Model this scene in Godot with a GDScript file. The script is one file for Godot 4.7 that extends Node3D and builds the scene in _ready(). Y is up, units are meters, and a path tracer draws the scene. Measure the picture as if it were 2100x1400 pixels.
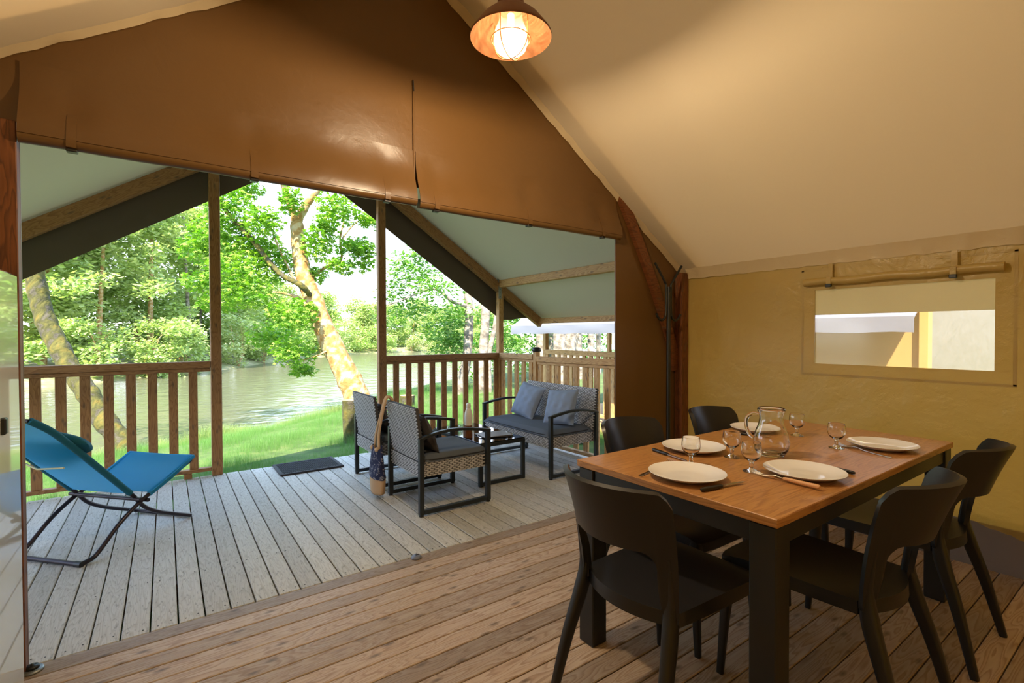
extends Node3D
# A safari tent by a river: the tent's living room, its porch, and the bank outside. Metres, y up, -z towards the river.

const TZ := -2.575      # the tent's front wall
const PZ := -5.17       # the porch's front posts
const CX := 1.147       # under the ridge
const RIDGE := 3.42
const SLOPE := 0.655
const V2 := Vector2.ZERO
var rng := RandomNumberGenerator.new()
var taken := {}
var M := {}

func V(x: float, y: float, z: float) -> Vector3:
	return Vector3(x, y, z)

# ---------------------------------------------------------------- mesh building
class MB:
	var v := PackedVector3Array()
	var n := PackedVector3Array()
	var t := PackedVector2Array()
	var ix := PackedInt32Array()
	var off := Vector2.ZERO
	var at := Transform3D.IDENTITY

	func vert(p: Vector3, nn: Vector3, u: Vector2) -> int:
		v.append(at * p)
		n.append((at.basis * nn).normalized())
		t.append(u + off)
		return v.size() - 1

	func tri(a: int, b: int, c: int) -> void:   # given counter-clockwise, kept clockwise
		ix.append(a); ix.append(c); ix.append(b)

	func face(ps: Array, us: Array = []) -> void:   # flat convex polygon, counter-clockwise
		var nn: Vector3 = (ps[1] - ps[0]).cross(ps[2] - ps[0]).normalized()
		var k := []
		for i in ps.size():
			k.append(vert(ps[i], nn, us[i] if us.size() else Vector2(ps[i].x + ps[i].z, ps[i].y)))
		for i in range(1, ps.size() - 1):
			tri(k[0], k[i], k[i + 1])

	func box(c: Vector3, s: Vector3, bev := 0.003, b := Basis.IDENTITY) -> void:
		var h := s * 0.5
		var e := minf(bev, minf(h.x, minf(h.y, h.z)) * 0.45)
		var long := 0 if s.x >= s.y and s.x >= s.z else (1 if s.y >= s.z else 2)
		var core := h - Vector3.ONE * e
		var uvof := func(p: Vector3, ax: int) -> Vector2:
			var o := [0, 1, 2]
			o.erase(ax)
			if o.has(long):
				var other: int = o[0] if o[1] == long else o[1]
				return Vector2(p[long], p[other] + ax * 0.37)
			return Vector2(p[o[0]], p[o[1]]) if h[o[0]] >= h[o[1]] else Vector2(p[o[1]], p[o[0]])
		for ax in 3:
			for sg in [-1.0, 1.0]:
				var a1 := (ax + 1) % 3
				var a2 := (ax + 2) % 3
				var ps := []
				var us := []
				for q in [[-1, -1], [1, -1], [1, 1], [-1, 1]]:
					var p := Vector3.ZERO
					p[ax] = h[ax] * sg
					p[a1] = core[a1] * q[0]
					p[a2] = core[a2] * q[1]
					us.append(uvof.call(p, ax))
					ps.append(c + b * p)
				if sg < 0:
					ps.reverse(); us.reverse()
				face(ps, us)
		if e <= 0.0:
			return
		for ax in 3:      # edges along ax
			var a1 := (ax + 1) % 3
			var a2 := (ax + 2) % 3
			for s1 in [-1.0, 1.0]:
				for s2 in [-1.0, 1.0]:
					var ps := []
					var us := []
					for q in [[-1, 0], [1, 0], [1, 1], [-1, 1]]:
						var p := Vector3.ZERO
						p[ax] = core[ax] * q[0]
						p[a1] = (h[a1] if q[1] == 0 else core[a1]) * s1
						p[a2] = (core[a2] if q[1] == 0 else h[a2]) * s2
						us.append(uvof.call(p, a1 if a1 != long else a2))
						ps.append(c + b * p)
					if s1 * s2 < 0:
						ps.reverse(); us.reverse()
					face(ps, us)
		for sx in [-1.0, 1.0]:
			for sy in [-1.0, 1.0]:
				for sz in [-1.0, 1.0]:
					var ps := [c + b * Vector3(h.x * sx, core.y * sy, core.z * sz), c + b * Vector3(core.x * sx, h.y * sy, core.z * sz), c + b * Vector3(core.x * sx, core.y * sy, h.z * sz)]
					if sx * sy * sz < 0:
						ps.reverse()
					face(ps, [Vector2.ZERO, Vector2.ZERO, Vector2.ZERO])

	func bar(a: Vector3, b: Vector3, w: float, h: float, up := Vector3.UP, bev := 0.003) -> void:
		var d := (b - a)
		var l := d.length()
		d /= l
		var s := up.cross(d)
		if s.length() < 0.01:
			s = Vector3.RIGHT.cross(d)
		s = s.normalized()
		box((a + b) * 0.5, Vector3(w, h, l), bev, Basis(s, d.cross(s), d))

	func grid(P: Array, wu := false, wv := false, flip := false) -> void:   # P[i][j]; normal = du x dv
		var nu := P.size()
		var nv: int = P[0].size()
		var first := v.size()
		var su := []
		su.resize(nv)
		su.fill(0.0)
		for i in nu + (1 if wu else 0):
			var sv := 0.0
			for j in nv + (1 if wv else 0):
				var ii := i % nu
				var jj := j % nv
				var pu0: Vector3 = P[(ii - 1 + nu) % nu if wu else maxi(ii - 1, 0)][jj]
				var pu1: Vector3 = P[(ii + 1) % nu if wu else mini(ii + 1, nu - 1)][jj]
				var pv0: Vector3 = P[ii][(jj - 1 + nv) % nv if wv else maxi(jj - 1, 0)]
				var pv1: Vector3 = P[ii][(jj + 1) % nv if wv else mini(jj + 1, nv - 1)]
				var nn := (pu1 - pu0).cross(pv1 - pv0)
				if nn.length_squared() < 1e-16:   # a pole
					var i2 := 1 if i == 0 else (nu - 2 if i >= nu - 1 else ii)
					var j2 := 1 if j == 0 else (nv - 2 if j >= nv - 1 else jj)
					if not wu: pu0 = P[maxi(i2 - 1, 0)][j2]; pu1 = P[mini(i2 + 1, nu - 1)][j2]
					else: pu0 = P[(ii - 1 + nu) % nu][j2]; pu1 = P[(ii + 1) % nu][j2]
					if not wv: pv0 = P[i2][maxi(j2 - 1, 0)]; pv1 = P[i2][mini(j2 + 1, nv - 1)]
					else: pv0 = P[i2][(jj - 1 + nv) % nv]; pv1 = P[i2][(jj + 1) % nv]
					nn = (pu1 - pu0).cross(pv1 - pv0)
				nn = nn.normalized() if nn.length_squared() > 1e-20 else Vector3.UP
				if j > 0:
					sv += (P[ii][jj] - P[ii][(jj - 1 + nv) % nv]).length()
				if i > 0 and j < nv:
					su[j] += (P[ii][jj] - P[(ii - 1 + nu) % nu][jj]).length()
				vert(P[ii][jj], -nn if flip else nn, Vector2(su[mini(j, nv - 1)], sv))
		var W := nv + (1 if wv else 0)
		for i in nu + (1 if wu else 0) - 1:
			for j in W - 1:
				var a := first + i * W + j
				if flip:
					tri(a, a + W + 1, a + W); tri(a, a + 1, a + W + 1)
				else:
					tri(a, a + W, a + W + 1); tri(a, a + W + 1, a + 1)

	func shell(P: Array, th: float) -> void:   # a sheet of thickness th with a rim
		var nu := P.size()
		var nv: int = P[0].size()
		var Q := []
		for i in nu:
			var row := []
			for j in nv:
				var nn: Vector3 = (P[mini(i + 1, nu - 1)][j] - P[maxi(i - 1, 0)][j]).cross(P[i][mini(j + 1, nv - 1)] - P[i][maxi(j - 1, 0)]).normalized()
				row.append(P[i][j] - nn * th)
			Q.append(row)
		grid(P)
		grid(Q, false, false, true)
		var top := []
		var rim := []
		for i in nu: rim.append([P[i][0], Q[i][0]])
		for j in range(1, nv): rim.append([P[nu - 1][j], Q[nu - 1][j]])
		for i in range(nu - 2, -1, -1): rim.append([P[i][nv - 1], Q[i][nv - 1]])
		for j in range(nv - 2, -1, -1): rim.append([P[0][j], Q[0][j]])
		grid(rim, false, false, true)

	func tube(path: Array, r: Variant, sides := 10, closed := false, caps := true) -> void:
		var m := path.size()
		var prev := Vector3.ZERO
		var P := []
		for i in m:
			var a: Vector3 = path[(i - 1 + m) % m] if closed else path[maxi(i - 1, 0)]
			var b: Vector3 = path[(i + 1) % m] if closed else path[mini(i + 1, m - 1)]
			var d := (b - a).normalized()
			var s := prev - d * prev.dot(d)
			if s.length() < 0.05:
				s = d.cross(Vector3.UP if absf(d.y) < 0.9 else Vector3.RIGHT)
			s = s.normalized()
			prev = s
			var w := d.cross(s)
			var rr: float = r[i] if r is Array else r
			var row := []
			for k in sides:
				var an := TAU * k / sides
				row.append(path[i] + (s * cos(an) + w * sin(an)) * rr)
			P.append(row)
		grid(P, closed, true, true)
		if caps and not closed:
			var c0: Array = P[0].duplicate()
			c0.reverse()
			face(c0)
			face(P[m - 1])

	func lathe(prof: Array, sides := 32, c := Vector3.ZERO) -> void:   # prof: Vector2(r, y), outside when going up
		var P := []
		for q in prof:
			var row := []
			for k in sides:
				var an := -TAU * k / sides
				row.append(c + Vector3(cos(an) * q.x, q.y, sin(an) * q.x))
			P.append(row)
		grid(P, false, true, true)

	func slab(poly: PackedVector2Array, th: float, xf: Transform3D) -> void:   # outline in x,y pushed out along z by th
		var p := poly.duplicate()
		if Geometry2D.is_polygon_clockwise(p):
			p.reverse()
		var tr := Geometry2D.triangulate_polygon(p)
		for side in 2:
			var k := []
			for q in p:
				k.append(vert(xf * Vector3(q.x, q.y, th if side else 0.0), xf.basis.z * (1.0 if side else -1.0), q))
			for i in range(0, tr.size(), 3):
				var a := p[tr[i]]
				var ccw := (p[tr[i + 1]] - a).cross(p[tr[i + 2]] - a) > 0
				if ccw == (side == 1): tri(k[tr[i]], k[tr[i + 1]], k[tr[i + 2]])
				else: tri(k[tr[i]], k[tr[i + 2]], k[tr[i + 1]])
		for i in p.size():
			var a := p[i]
			var b := p[(i + 1) % p.size()]
			face([xf * Vector3(a.x, a.y, 0), xf * Vector3(b.x, b.y, 0), xf * Vector3(b.x, b.y, th), xf * Vector3(a.x, a.y, th)], [Vector2(a.x, a.y), Vector2(b.x, b.y), Vector2(b.x, b.y), Vector2(a.x, a.y)])

	func mesh() -> ArrayMesh:
		var a := []
		a.resize(Mesh.ARRAY_MAX)
		a[Mesh.ARRAY_VERTEX] = v
		a[Mesh.ARRAY_NORMAL] = n
		a[Mesh.ARRAY_TEX_UV] = t
		a[Mesh.ARRAY_TEX_UV2] = t
		a[Mesh.ARRAY_INDEX] = ix
		var m := ArrayMesh.new()
		m.add_surface_from_arrays(Mesh.PRIMITIVE_TRIANGLES, a)
		return m

# ---------------------------------------------------------------- naming
func numbered(called: String, parent: Node) -> String:
	var key := str(parent.get_instance_id()) + called
	var k: int = taken.get(key, 0)
	taken[key] = k + 1
	return called if k == 0 else "%s_%03d" % [called, k]

func tag(o: Node3D, label := "", category := "", group := "", kind := "") -> Node3D:
	if label: o.set_meta("label", label)
	if category: o.set_meta("category", category)
	if group: o.set_meta("group", group)
	if kind: o.set_meta("kind", kind)
	return o

func thing(called: String, label: String, category: String, where := Vector3.ZERO, turn := 0.0, group := "") -> Node3D:
	var o := Node3D.new()
	o.name = numbered(called, self)
	add_child(o)
	o.position = where
	o.rotation.y = turn
	tag(o, label, category, group)
	return o

func put(called: String, m: MB, mat: Material, parent: Node = self) -> MeshInstance3D:
	return put_mesh(called, m.mesh(), mat, parent)

func put_mesh(called: String, m: Mesh, mat: Material, parent: Node = self) -> MeshInstance3D:
	var o := MeshInstance3D.new()
	o.name = numbered(called, parent)
	o.mesh = m
	o.material_override = mat
	parent.add_child(o, true)
	return o

func copy(src: Node3D, where: Vector3, turn: float, label: String) -> Node3D:
	var o: Node3D = src.duplicate()
	o.name = numbered(String(src.name), self)
	add_child(o, true)
	o.position = where
	o.rotation.y = turn
	o.set_meta("label", label)
	return o

func structure(called: String) -> Node3D:
	var o := Node3D.new()
	o.name = called
	add_child(o)
	o.set_meta("kind", "structure")
	return o

func curve(pts: Array, steps: int) -> Array:   # Catmull-Rom through the points
	var out := []
	for i in pts.size() - 1:
		var a: Vector3 = pts[maxi(i - 1, 0)]
		var d: Vector3 = pts[mini(i + 2, pts.size() - 1)]
		for k in steps:
			out.append((pts[i] as Vector3).cubic_interpolate(pts[i + 1], a, d, float(k) / steps))
	out.append(pts[-1])
	return out

# ---------------------------------------------------------------- materials
func noise_tex(sd: int, freq: float, ramp: Array, size := 512, kind := FastNoiseLite.TYPE_SIMPLEX_SMOOTH, octaves := 4, warp := 0.0, as_normal := 0.0) -> NoiseTexture2D:
	var f := FastNoiseLite.new()
	f.seed = sd
	f.noise_type = kind
	f.frequency = freq
	f.fractal_octaves = octaves
	if kind == FastNoiseLite.TYPE_CELLULAR:
		f.cellular_return_type = FastNoiseLite.RETURN_DISTANCE
		f.fractal_type = FastNoiseLite.FRACTAL_NONE
	if warp > 0.0:
		f.domain_warp_enabled = true
		f.domain_warp_amplitude = warp
		f.domain_warp_frequency = freq
	var t := NoiseTexture2D.new()
	t.width = size
	t.height = size
	t.seamless = true
	t.noise = f
	if as_normal > 0.0:
		t.as_normal_map = true
		t.bump_strength = as_normal
	elif ramp.size():
		var g := Gradient.new()
		var offs := PackedFloat32Array()
		var cols := PackedColorArray()
		for r in ramp:
			offs.append(r[0])
			cols.append(r[1])
		g.offsets = offs
		g.colors = cols
		t.color_ramp = g
	return t

func C(r: float, g: float, b: float, a := 1.0) -> Color:   # sRGB 0..255
	return Color(r / 255.0, g / 255.0, b / 255.0, a)

func plain(called: String, c: Color, rough := 0.6, metal := 0.0) -> StandardMaterial3D:
	var m := StandardMaterial3D.new()
	m.resource_name = called
	m.albedo_color = c
	m.roughness = rough
	m.metallic = metal
	M[called] = m
	return m

func bands(c1: Color, c2: Color, k: int, c3 := Color(0, 0, 0, 0)) -> Array:
	var out := []
	for i in k:
		var a := float(i) / k
		var w := c1.lerp(c3, 0.5 * absf(sin(i * 2.1))) if c3.a > 0 else c1
		out.append([a, w])
		out.append([a + 0.55 / k, w.lerp(c2, 0.35)])
		out.append([a + 0.85 / k, c2])
	return out

var grain_normal: NoiseTexture2D

func wood(called: String, ramp: Array, su: float, sv: float, rough: float, spots: Texture2D = null, spot_scale := Vector3.ONE, sd := 1) -> StandardMaterial3D:
	var m := plain(called, Color.WHITE, rough)
	m.albedo_texture = noise_tex(sd, 0.006, ramp, 512, FastNoiseLite.TYPE_SIMPLEX_SMOOTH, 3, 18.0)
	m.uv1_scale = Vector3(su, sv, 1)
	if spots:
		m.detail_enabled = true
		m.detail_albedo = spots
		m.detail_uv_layer = BaseMaterial3D.DETAIL_UV_2
		m.uv2_scale = spot_scale
	m.heightmap_enabled = true
	m.heightmap_texture = grain_normal
	m.heightmap_scale = 0.12
	return m

func canvas(called: String, c: Color, rough: float, back: Color, bump: float) -> StandardMaterial3D:
	var m := plain(called, c, rough)
	m.uv1_triplanar = true
	m.uv1_world_triplanar = true
	m.uv1_scale = Vector3.ONE * 0.55
	m.normal_enabled = true
	m.normal_texture = wrinkles
	m.normal_scale = bump
	if back.a > 0:
		m.backlight_enabled = true
		m.backlight = back
	return m

var wrinkles: NoiseTexture2D

func make_materials() -> void:
	grain_normal = noise_tex(7, 0.02, [], 512, FastNoiseLite.TYPE_SIMPLEX_SMOOTH, 4)
	wrinkles = noise_tex(11, 0.011, [], 512, FastNoiseLite.TYPE_SIMPLEX_SMOOTH, 4, 40.0, 3.0)
	var knots := noise_tex(21, 0.008, [[0.0, C(84, 66, 50, 0.8)], [0.06, C(98, 80, 62, 0.5)], [0.11, C(120, 100, 80, 0.0)], [1.0, C(120, 100, 80, 0.0)]], 512, FastNoiseLite.TYPE_CELLULAR)
	var smudge := noise_tex(22, 0.02, [[0.0, C(78, 74, 66, 0.6)], [0.2, C(110, 105, 96, 0.35)], [0.34, C(140, 135, 125, 0.0)], [0.66, C(200, 195, 180, 0.0)], [0.8, C(200, 196, 185, 0.35)], [1.0, C(210, 206, 196, 0.5)]], 512, FastNoiseLite.TYPE_SIMPLEX_SMOOTH, 4)
	for k in 3:
		var g: float = [1.0, 0.94, 1.05][k]
		wood("porch_board_%d" % k, bands(C(200 * g, 197 * g, 189 * g), C(178 * g, 173 * g, 162 * g), 7), 0.35, 3.2, 0.62, smudge, Vector3(1.6, 6.0, 1), 31 + k)
	for k in 3:
		var g: float = [1.0, 0.88, 1.1][k]
		wood("room_board_%d" % k, bands(C(182 * g, 160 * g, 138 * g), C(150 * g, 124 * g, 102 * g), 9, C(186 * g, 172 * g, 156 * g)), 0.3, 2.6, 0.55, knots, Vector3(0.8, 2.2, 1), 41 + k)
	wood("pine", bands(C(196, 158, 104), C(164, 120, 70), 6), 0.5, 3.0, 0.6, knots, Vector3(0.8, 2.4, 1), 51)
	wood("pine_dark", bands(C(166, 124, 78), C(134, 94, 54), 6), 0.5, 3.0, 0.6, knots, Vector3(0.8, 2.4, 1), 52)
	wood("pine_brown", bands(C(120, 70, 34), C(84, 45, 20), 6), 0.5, 3.0, 0.5, knots, Vector3(0.8, 2.4, 1), 53)
	var tt := wood("table_wood", bands(C(190, 138, 82), C(156, 106, 60), 12, C(200, 150, 94)), 0.13, 2.4, 0.30, null, Vector3.ONE, 54)
	tt.heightmap_scale = 0.02
	canvas("roof_canvas", C(210, 196, 170), 0.75, Color(0.60, 0.54, 0.44), 0.12)
	canvas("gable_canvas", C(98, 69, 35), 0.36, Color(0.0, 0.0, 0.0, 0.0), 0.2)
	canvas("wall_canvas", C(178, 154, 92), 0.36, Color(0.76, 0.66, 0.40), 0.9)
	canvas("porch_canvas", C(196, 194, 178), 0.8, Color(0.45, 0.45, 0.40), 0.12)
	canvas("valance_canvas", C(96, 86, 76), 0.85, Color(0.05, 0.05, 0.05), 0.2)
	canvas("hem_canvas", C(200, 180, 144), 0.5, Color(0.2, 0.16, 0.1), 0.8)
	canvas("skirt_canvas", C(120, 112, 108), 0.7, Color(0, 0, 0, 0), 0.2)
	canvas("neighbour_roof", C(120, 124, 134), 0.7, Color(0.2, 0.2, 0.2), 0.2)  # greyed down: the shade of overhanging trees is put into the roof colour
	canvas("neighbour_end", C(128, 122, 104), 0.5, Color(0.1, 0.1, 0.08), 0.6)
	canvas("neighbour_wall", C(224, 188, 116), 0.7, Color(0.8, 0.68, 0.42), 0.2)
	plain("black_plastic", C(27, 28, 31), 0.36)
	plain("black_metal", C(30, 32, 33), 0.4, 0.0)
	plain("furniture_metal", C(38, 44, 48), 0.38, 0.2)
	plain("dark_tube", C(52, 46, 54), 0.3, 0.5)
	plain("steel", C(200, 198, 192), 0.22, 1.0)
	plain("galvanised", C(150, 154, 154), 0.4, 0.8)
	plain("porcelain", C(240, 241, 245), 0.08)
	plain("knife_handle", C(24, 23, 24), 0.3)
	plain("beech", C(222, 168, 118), 0.45)
	plain("cushion_cloth", C(84, 92, 104), 0.9)
	plain("pillow_cloth", C(128, 142, 164), 0.9)
	plain("pillow_dark", C(66, 62, 62), 0.9)
	plain("rattan", C(180, 181, 184), 0.45)
	plain("rattan_back", C(62, 62, 64), 0.8)
	var lc := plain("lounger_cloth", C(0, 158, 222), 0.8)
	lc.backlight_enabled = true
	lc.backlight = Color(0.8, 0.95, 1.0)
	var lp := plain("lounger_pillow", C(12, 96, 120), 0.85)
	lp.backlight_enabled = true
	lp.backlight = Color(0.1, 0.1, 0.1)
	plain("elastic", C(226, 214, 170), 0.8)
	plain("rubber", C(40, 40, 46), 0.7)
	plain("rope", C(198, 168, 134), 0.9)
	var navy := plain("navy_cloth", Color.WHITE, 0.9)
	navy.albedo_texture = noise_tex(61, 0.03, [[0.0, C(22, 28, 62)], [0.62, C(26, 34, 70)], [0.68, C(200, 190, 180)], [0.75, C(26, 34, 70)], [1.0, C(30, 38, 76)]], 256)
	navy.uv1_scale = Vector3(3, 3, 1)
	plain("jute", C(186, 152, 116), 0.9)
	plain("white_enamel", C(226, 226, 222), 0.25)
	plain("print_paper", C(120, 118, 122), 0.35)
	plain("grey_plastic", C(110, 116, 134), 0.4)
	var fr := plain("fridge_enamel", C(222, 226, 220), 0.1)
	fr.clearcoat_enabled = true
	fr.clearcoat = 1.0
	fr.clearcoat_roughness = 0.02
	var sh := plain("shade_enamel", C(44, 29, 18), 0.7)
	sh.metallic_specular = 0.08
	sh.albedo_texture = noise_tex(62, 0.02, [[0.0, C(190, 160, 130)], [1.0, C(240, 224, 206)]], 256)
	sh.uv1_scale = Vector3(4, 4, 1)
	plain("shade_outside", C(110, 64, 34), 0.45)
	plain("copper_wire", C(220, 150, 96), 0.25, 1.0)
	var bulb := plain("bulb_glow", C(255, 244, 220), 0.5)
	bulb.emission_enabled = true
	bulb.emission = C(255, 220, 160)
	bulb.emission_energy_multiplier = 8.0
	var seeded := plain("seeded_glass", Color(1, 0.93, 0.85, 0.015), 0.06)
	seeded.transparency = BaseMaterial3D.TRANSPARENCY_ALPHA
	var gl := plain("glass", Color(1, 1, 1, 0.0), 0.0)
	gl.refraction_enabled = true
	gl.refraction_scale = 0.05
	var pane := plain("vinyl_pane", Color(0.98, 0.92, 0.78, 0.22), 0.12)
	pane.transparency = BaseMaterial3D.TRANSPARENCY_ALPHA
	plain("black_glass", C(16, 18, 20), 0.04)
	# outdoors
	var gr := plain("soil", Color.WHITE, 0.95)
	gr.albedo_texture = noise_tex(71, 0.02, [[0.0, C(52, 66, 26)], [0.5, C(70, 92, 34)], [1.0, C(104, 108, 58)]], 512)
	gr.uv1_triplanar = true
	gr.uv1_world_triplanar = true
	gr.uv1_scale = Vector3.ONE * 0.3
	var bs := plain("bank_soil", Color.WHITE, 0.95)
	bs.albedo_texture = noise_tex(73, 0.02, [[0.0, C(92, 104, 56)], [0.5, C(140, 138, 92)], [1.0, C(186, 168, 140)]], 256)
	bs.uv1_triplanar = true
	bs.uv1_world_triplanar = true
	bs.uv1_scale = Vector3.ONE * 0.2
	var bl := plain("grass_blade", Color.WHITE, 0.7)
	bl.vertex_color_use_as_albedo = true
	bl.backlight_enabled = true
	bl.backlight = Color(0.6, 0.8, 0.3)
	var lf := plain("leaf", Color.WHITE, 0.55)
	lf.vertex_color_use_as_albedo = true
	lf.backlight_enabled = true
	lf.backlight = Color(0.85, 1.0, 0.5)
	var far := plain("far_leaf", Color.WHITE, 0.7)
	far.vertex_color_use_as_albedo = true
	far.backlight_enabled = true
	far.backlight = Color(0.95, 1.0, 0.7)
	var wa := plain("river_water", C(98, 98, 76), 0.12)
	wa.normal_enabled = true
	wa.normal_texture = noise_tex(72, 0.014, [], 512, FastNoiseLite.TYPE_SIMPLEX_SMOOTH, 4, 20.0, 4.0)
	wa.normal_scale = 0.5
	wa.uv1_triplanar = true
	wa.uv1_world_triplanar = true
	wa.uv1_scale = Vector3(0.10, 0.16, 0.16)
	for b in [["bark_moss", [[0.0, C(50, 45, 35)], [0.30, C(80, 74, 60)], [0.42, C(64, 62, 28)], [0.66, C(86, 82, 32)], [1.0, C(118, 94, 32)]]], ["bark_pale", [[0.0, C(138, 98, 46)], [0.4, C(158, 120, 68)], [0.62, C(178, 150, 108)], [1.0, C(190, 176, 152)]]], ["bark_grey", [[0.0, C(84, 76, 68)], [0.5, C(140, 130, 118)], [1.0, C(186, 176, 162)]]]]:
		var m := plain(b[0], Color.WHITE, 0.9)
		m.albedo_texture = noise_tex(80 + M.size(), 0.011, b[1], 512, FastNoiseLite.TYPE_SIMPLEX_SMOOTH, 5)
		m.uv1_scale = Vector3(0.7, 0.7, 1)
		m.heightmap_enabled = true
		m.heightmap_texture = grain_normal
		m.heightmap_scale = 1.2

# ---------------------------------------------------------------- the picture's light and camera
func _ready() -> void:
	rng.seed = 5
	var cam := Camera3D.new()
	cam.name = "camera"
	add_child(cam)
	cam.position = V(0, 1.27, 0)
	cam.basis = Basis.from_euler(Vector3(-0.015193, -0.616765, -0.002695))
	cam.fov = rad_to_deg(2.0 * atan(700.0 / 1002.0))
	cam.near = 0.02
	cam.far = 400.0
	var we := WorldEnvironment.new()
	we.name = "environment"
	add_child(we)
	var e := Environment.new()
	we.environment = e
	e.background_mode = Environment.BG_SKY
	e.sky = Sky.new()
	var sm := ProceduralSkyMaterial.new()
	sm.sky_top_color = C(150, 180, 226)
	sm.sky_horizon_color = C(232, 238, 246)
	sm.ground_bottom_color = C(90, 90, 70)
	sm.ground_horizon_color = C(150, 150, 130)
	sm.sky_curve = 0.2
	sm.sky_energy_multiplier = 1.3
	e.sky.sky_material = sm
	e.tonemap_mode = Environment.TONE_MAPPER_LINEAR
	e.tonemap_exposure = 3.3
	e.sdfgi_enabled = true
	e.ssao_enabled = true
	e.ssil_enabled = true
	var sun := DirectionalLight3D.new()
	sun.name = "sun"
	add_child(sun)
	sun.look_at_from_position(V(-0.55, 1.02, 0.62), Vector3.ZERO)
	sun.light_color = C(255, 244, 222)
	sun.light_energy = 1.9
	sun.light_angular_distance = 0.6
	sun.shadow_enabled = true
	sun.sky_mode = DirectionalLight3D.SKY_MODE_LIGHT_ONLY
	make_materials()
	build_floors()
	build_tent()
	build_porch()
	build_right_wall()
	build_lamp()
	build_table()
	build_dining_chairs()
	build_tableware()
	build_coat_rack()
	build_fridge()
	build_lounge()
	build_lounger()
	build_small()
	build_neighbour()
	build_land()
	build_trees()

# ---------------------------------------------------------------- floors
func build_floors() -> void:
	var fl := structure("floor")
	var pitch := 0.0945
	var shared := []
	for k in 9:
		var m := MB.new()
		m.off = Vector2(k * 0.83, k * 0.217)
		m.box(Vector3.ZERO, V(4.96, 0.028, pitch - 0.0045), 0.0028)
		shared.append(m.mesh())
	for i in 53:
		var k := rng.randi() % 9
		var o := put_mesh("board", shared[k], M["room_board_%d" % (rng.randi() % 3)], fl)
		o.position = V(1.147, -0.014 + rng.randf_range(-0.001, 0.0005), -2.588 + pitch * (i + 0.5))
	var under := MB.new()
	under.box(V(1.147, -0.07, -0.05), V(4.96, 0.02, 5.0), 0.0)
	put("light_blocking_sheet", under, M.rubber, fl)  # added dark sheet, keeps light from coming up through the board gaps
	var pf := structure("floor_2")
	var bp := 0.1013
	shared = []
	for k in 9:
		var m := MB.new()
		m.off = Vector2(k * 0.71, k * 0.193)
		m.box(Vector3.ZERO, V(bp - 0.0065, 0.028, 2.585), 0.003)
		shared.append(m.mesh())
	for i in 48:
		var o := put_mesh("board", shared[rng.randi() % 9], M["porch_board_%d" % (rng.randi() % 3)], pf)
		o.position = V(-0.372 - bp * 9 + bp * (i + 0.5), -0.014 + rng.randf_range(-0.0015, 0.001), -3.8835)
	var js := MB.new()
	for z in [-5.1, -4.4, -3.7, -3.1, -2.63]:
		js.box(V(1.15, -0.085, z), V(4.86, 0.11, 0.045), 0.0)
	put("joist", js, M.pine_brown, pf)
	var dots := MB.new()
	dots.lathe([Vector2(0.0035, 0.0), Vector2(0.003, 0.0012), Vector2(0.0, 0.0012)], 6)
	var mm := MultiMesh.new()
	mm.transform_format = MultiMesh.TRANSFORM_3D
	mm.mesh = dots.mesh()
	mm.instance_count = 48 * 10
	var q := 0
	for i in 48:
		for z in [-5.1, -4.4, -3.7, -3.1, -2.63]:
			for s in [-0.027, 0.027]:
				mm.set_instance_transform(q, Transform3D(Basis.IDENTITY, V(-0.372 - bp * 9 + bp * (i + 0.5) + s + rng.randf_range(-0.006, 0.006), 0.0005, z + rng.randf_range(-0.012, 0.012))))
				q += 1
	var sc := MultiMeshInstance3D.new()
	sc.name = "screw_head"
	sc.multimesh = mm
	sc.material_override = M.black_metal
	pf.add_child(sc)
	sc.set_meta("kind", "stuff")

# ---------------------------------------------------------------- the tent
func roof_y(x: float, ridge := RIDGE) -> float:
	return ridge - SLOPE * absf(x - CX)

func roof_half(m: MB, sgn: float, ridge: float, reach: float, z0: float, z1: float) -> void:
	var P := []
	for i in 15:
		var row := []
		for j in 13:
			var x := CX + sgn * reach * i / 14.0
			var sag := 0.012 * sin(PI * i / 14.0) * (0.5 + 0.5 * cos(TAU * j / 6.0))
			row.append(V(x, roof_y(x, ridge) - sag, lerpf(z0, z1, j / 12.0)))
		P.append(row)
	if sgn > 0: P.reverse()
	m.shell(P, -0.006)

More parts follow.
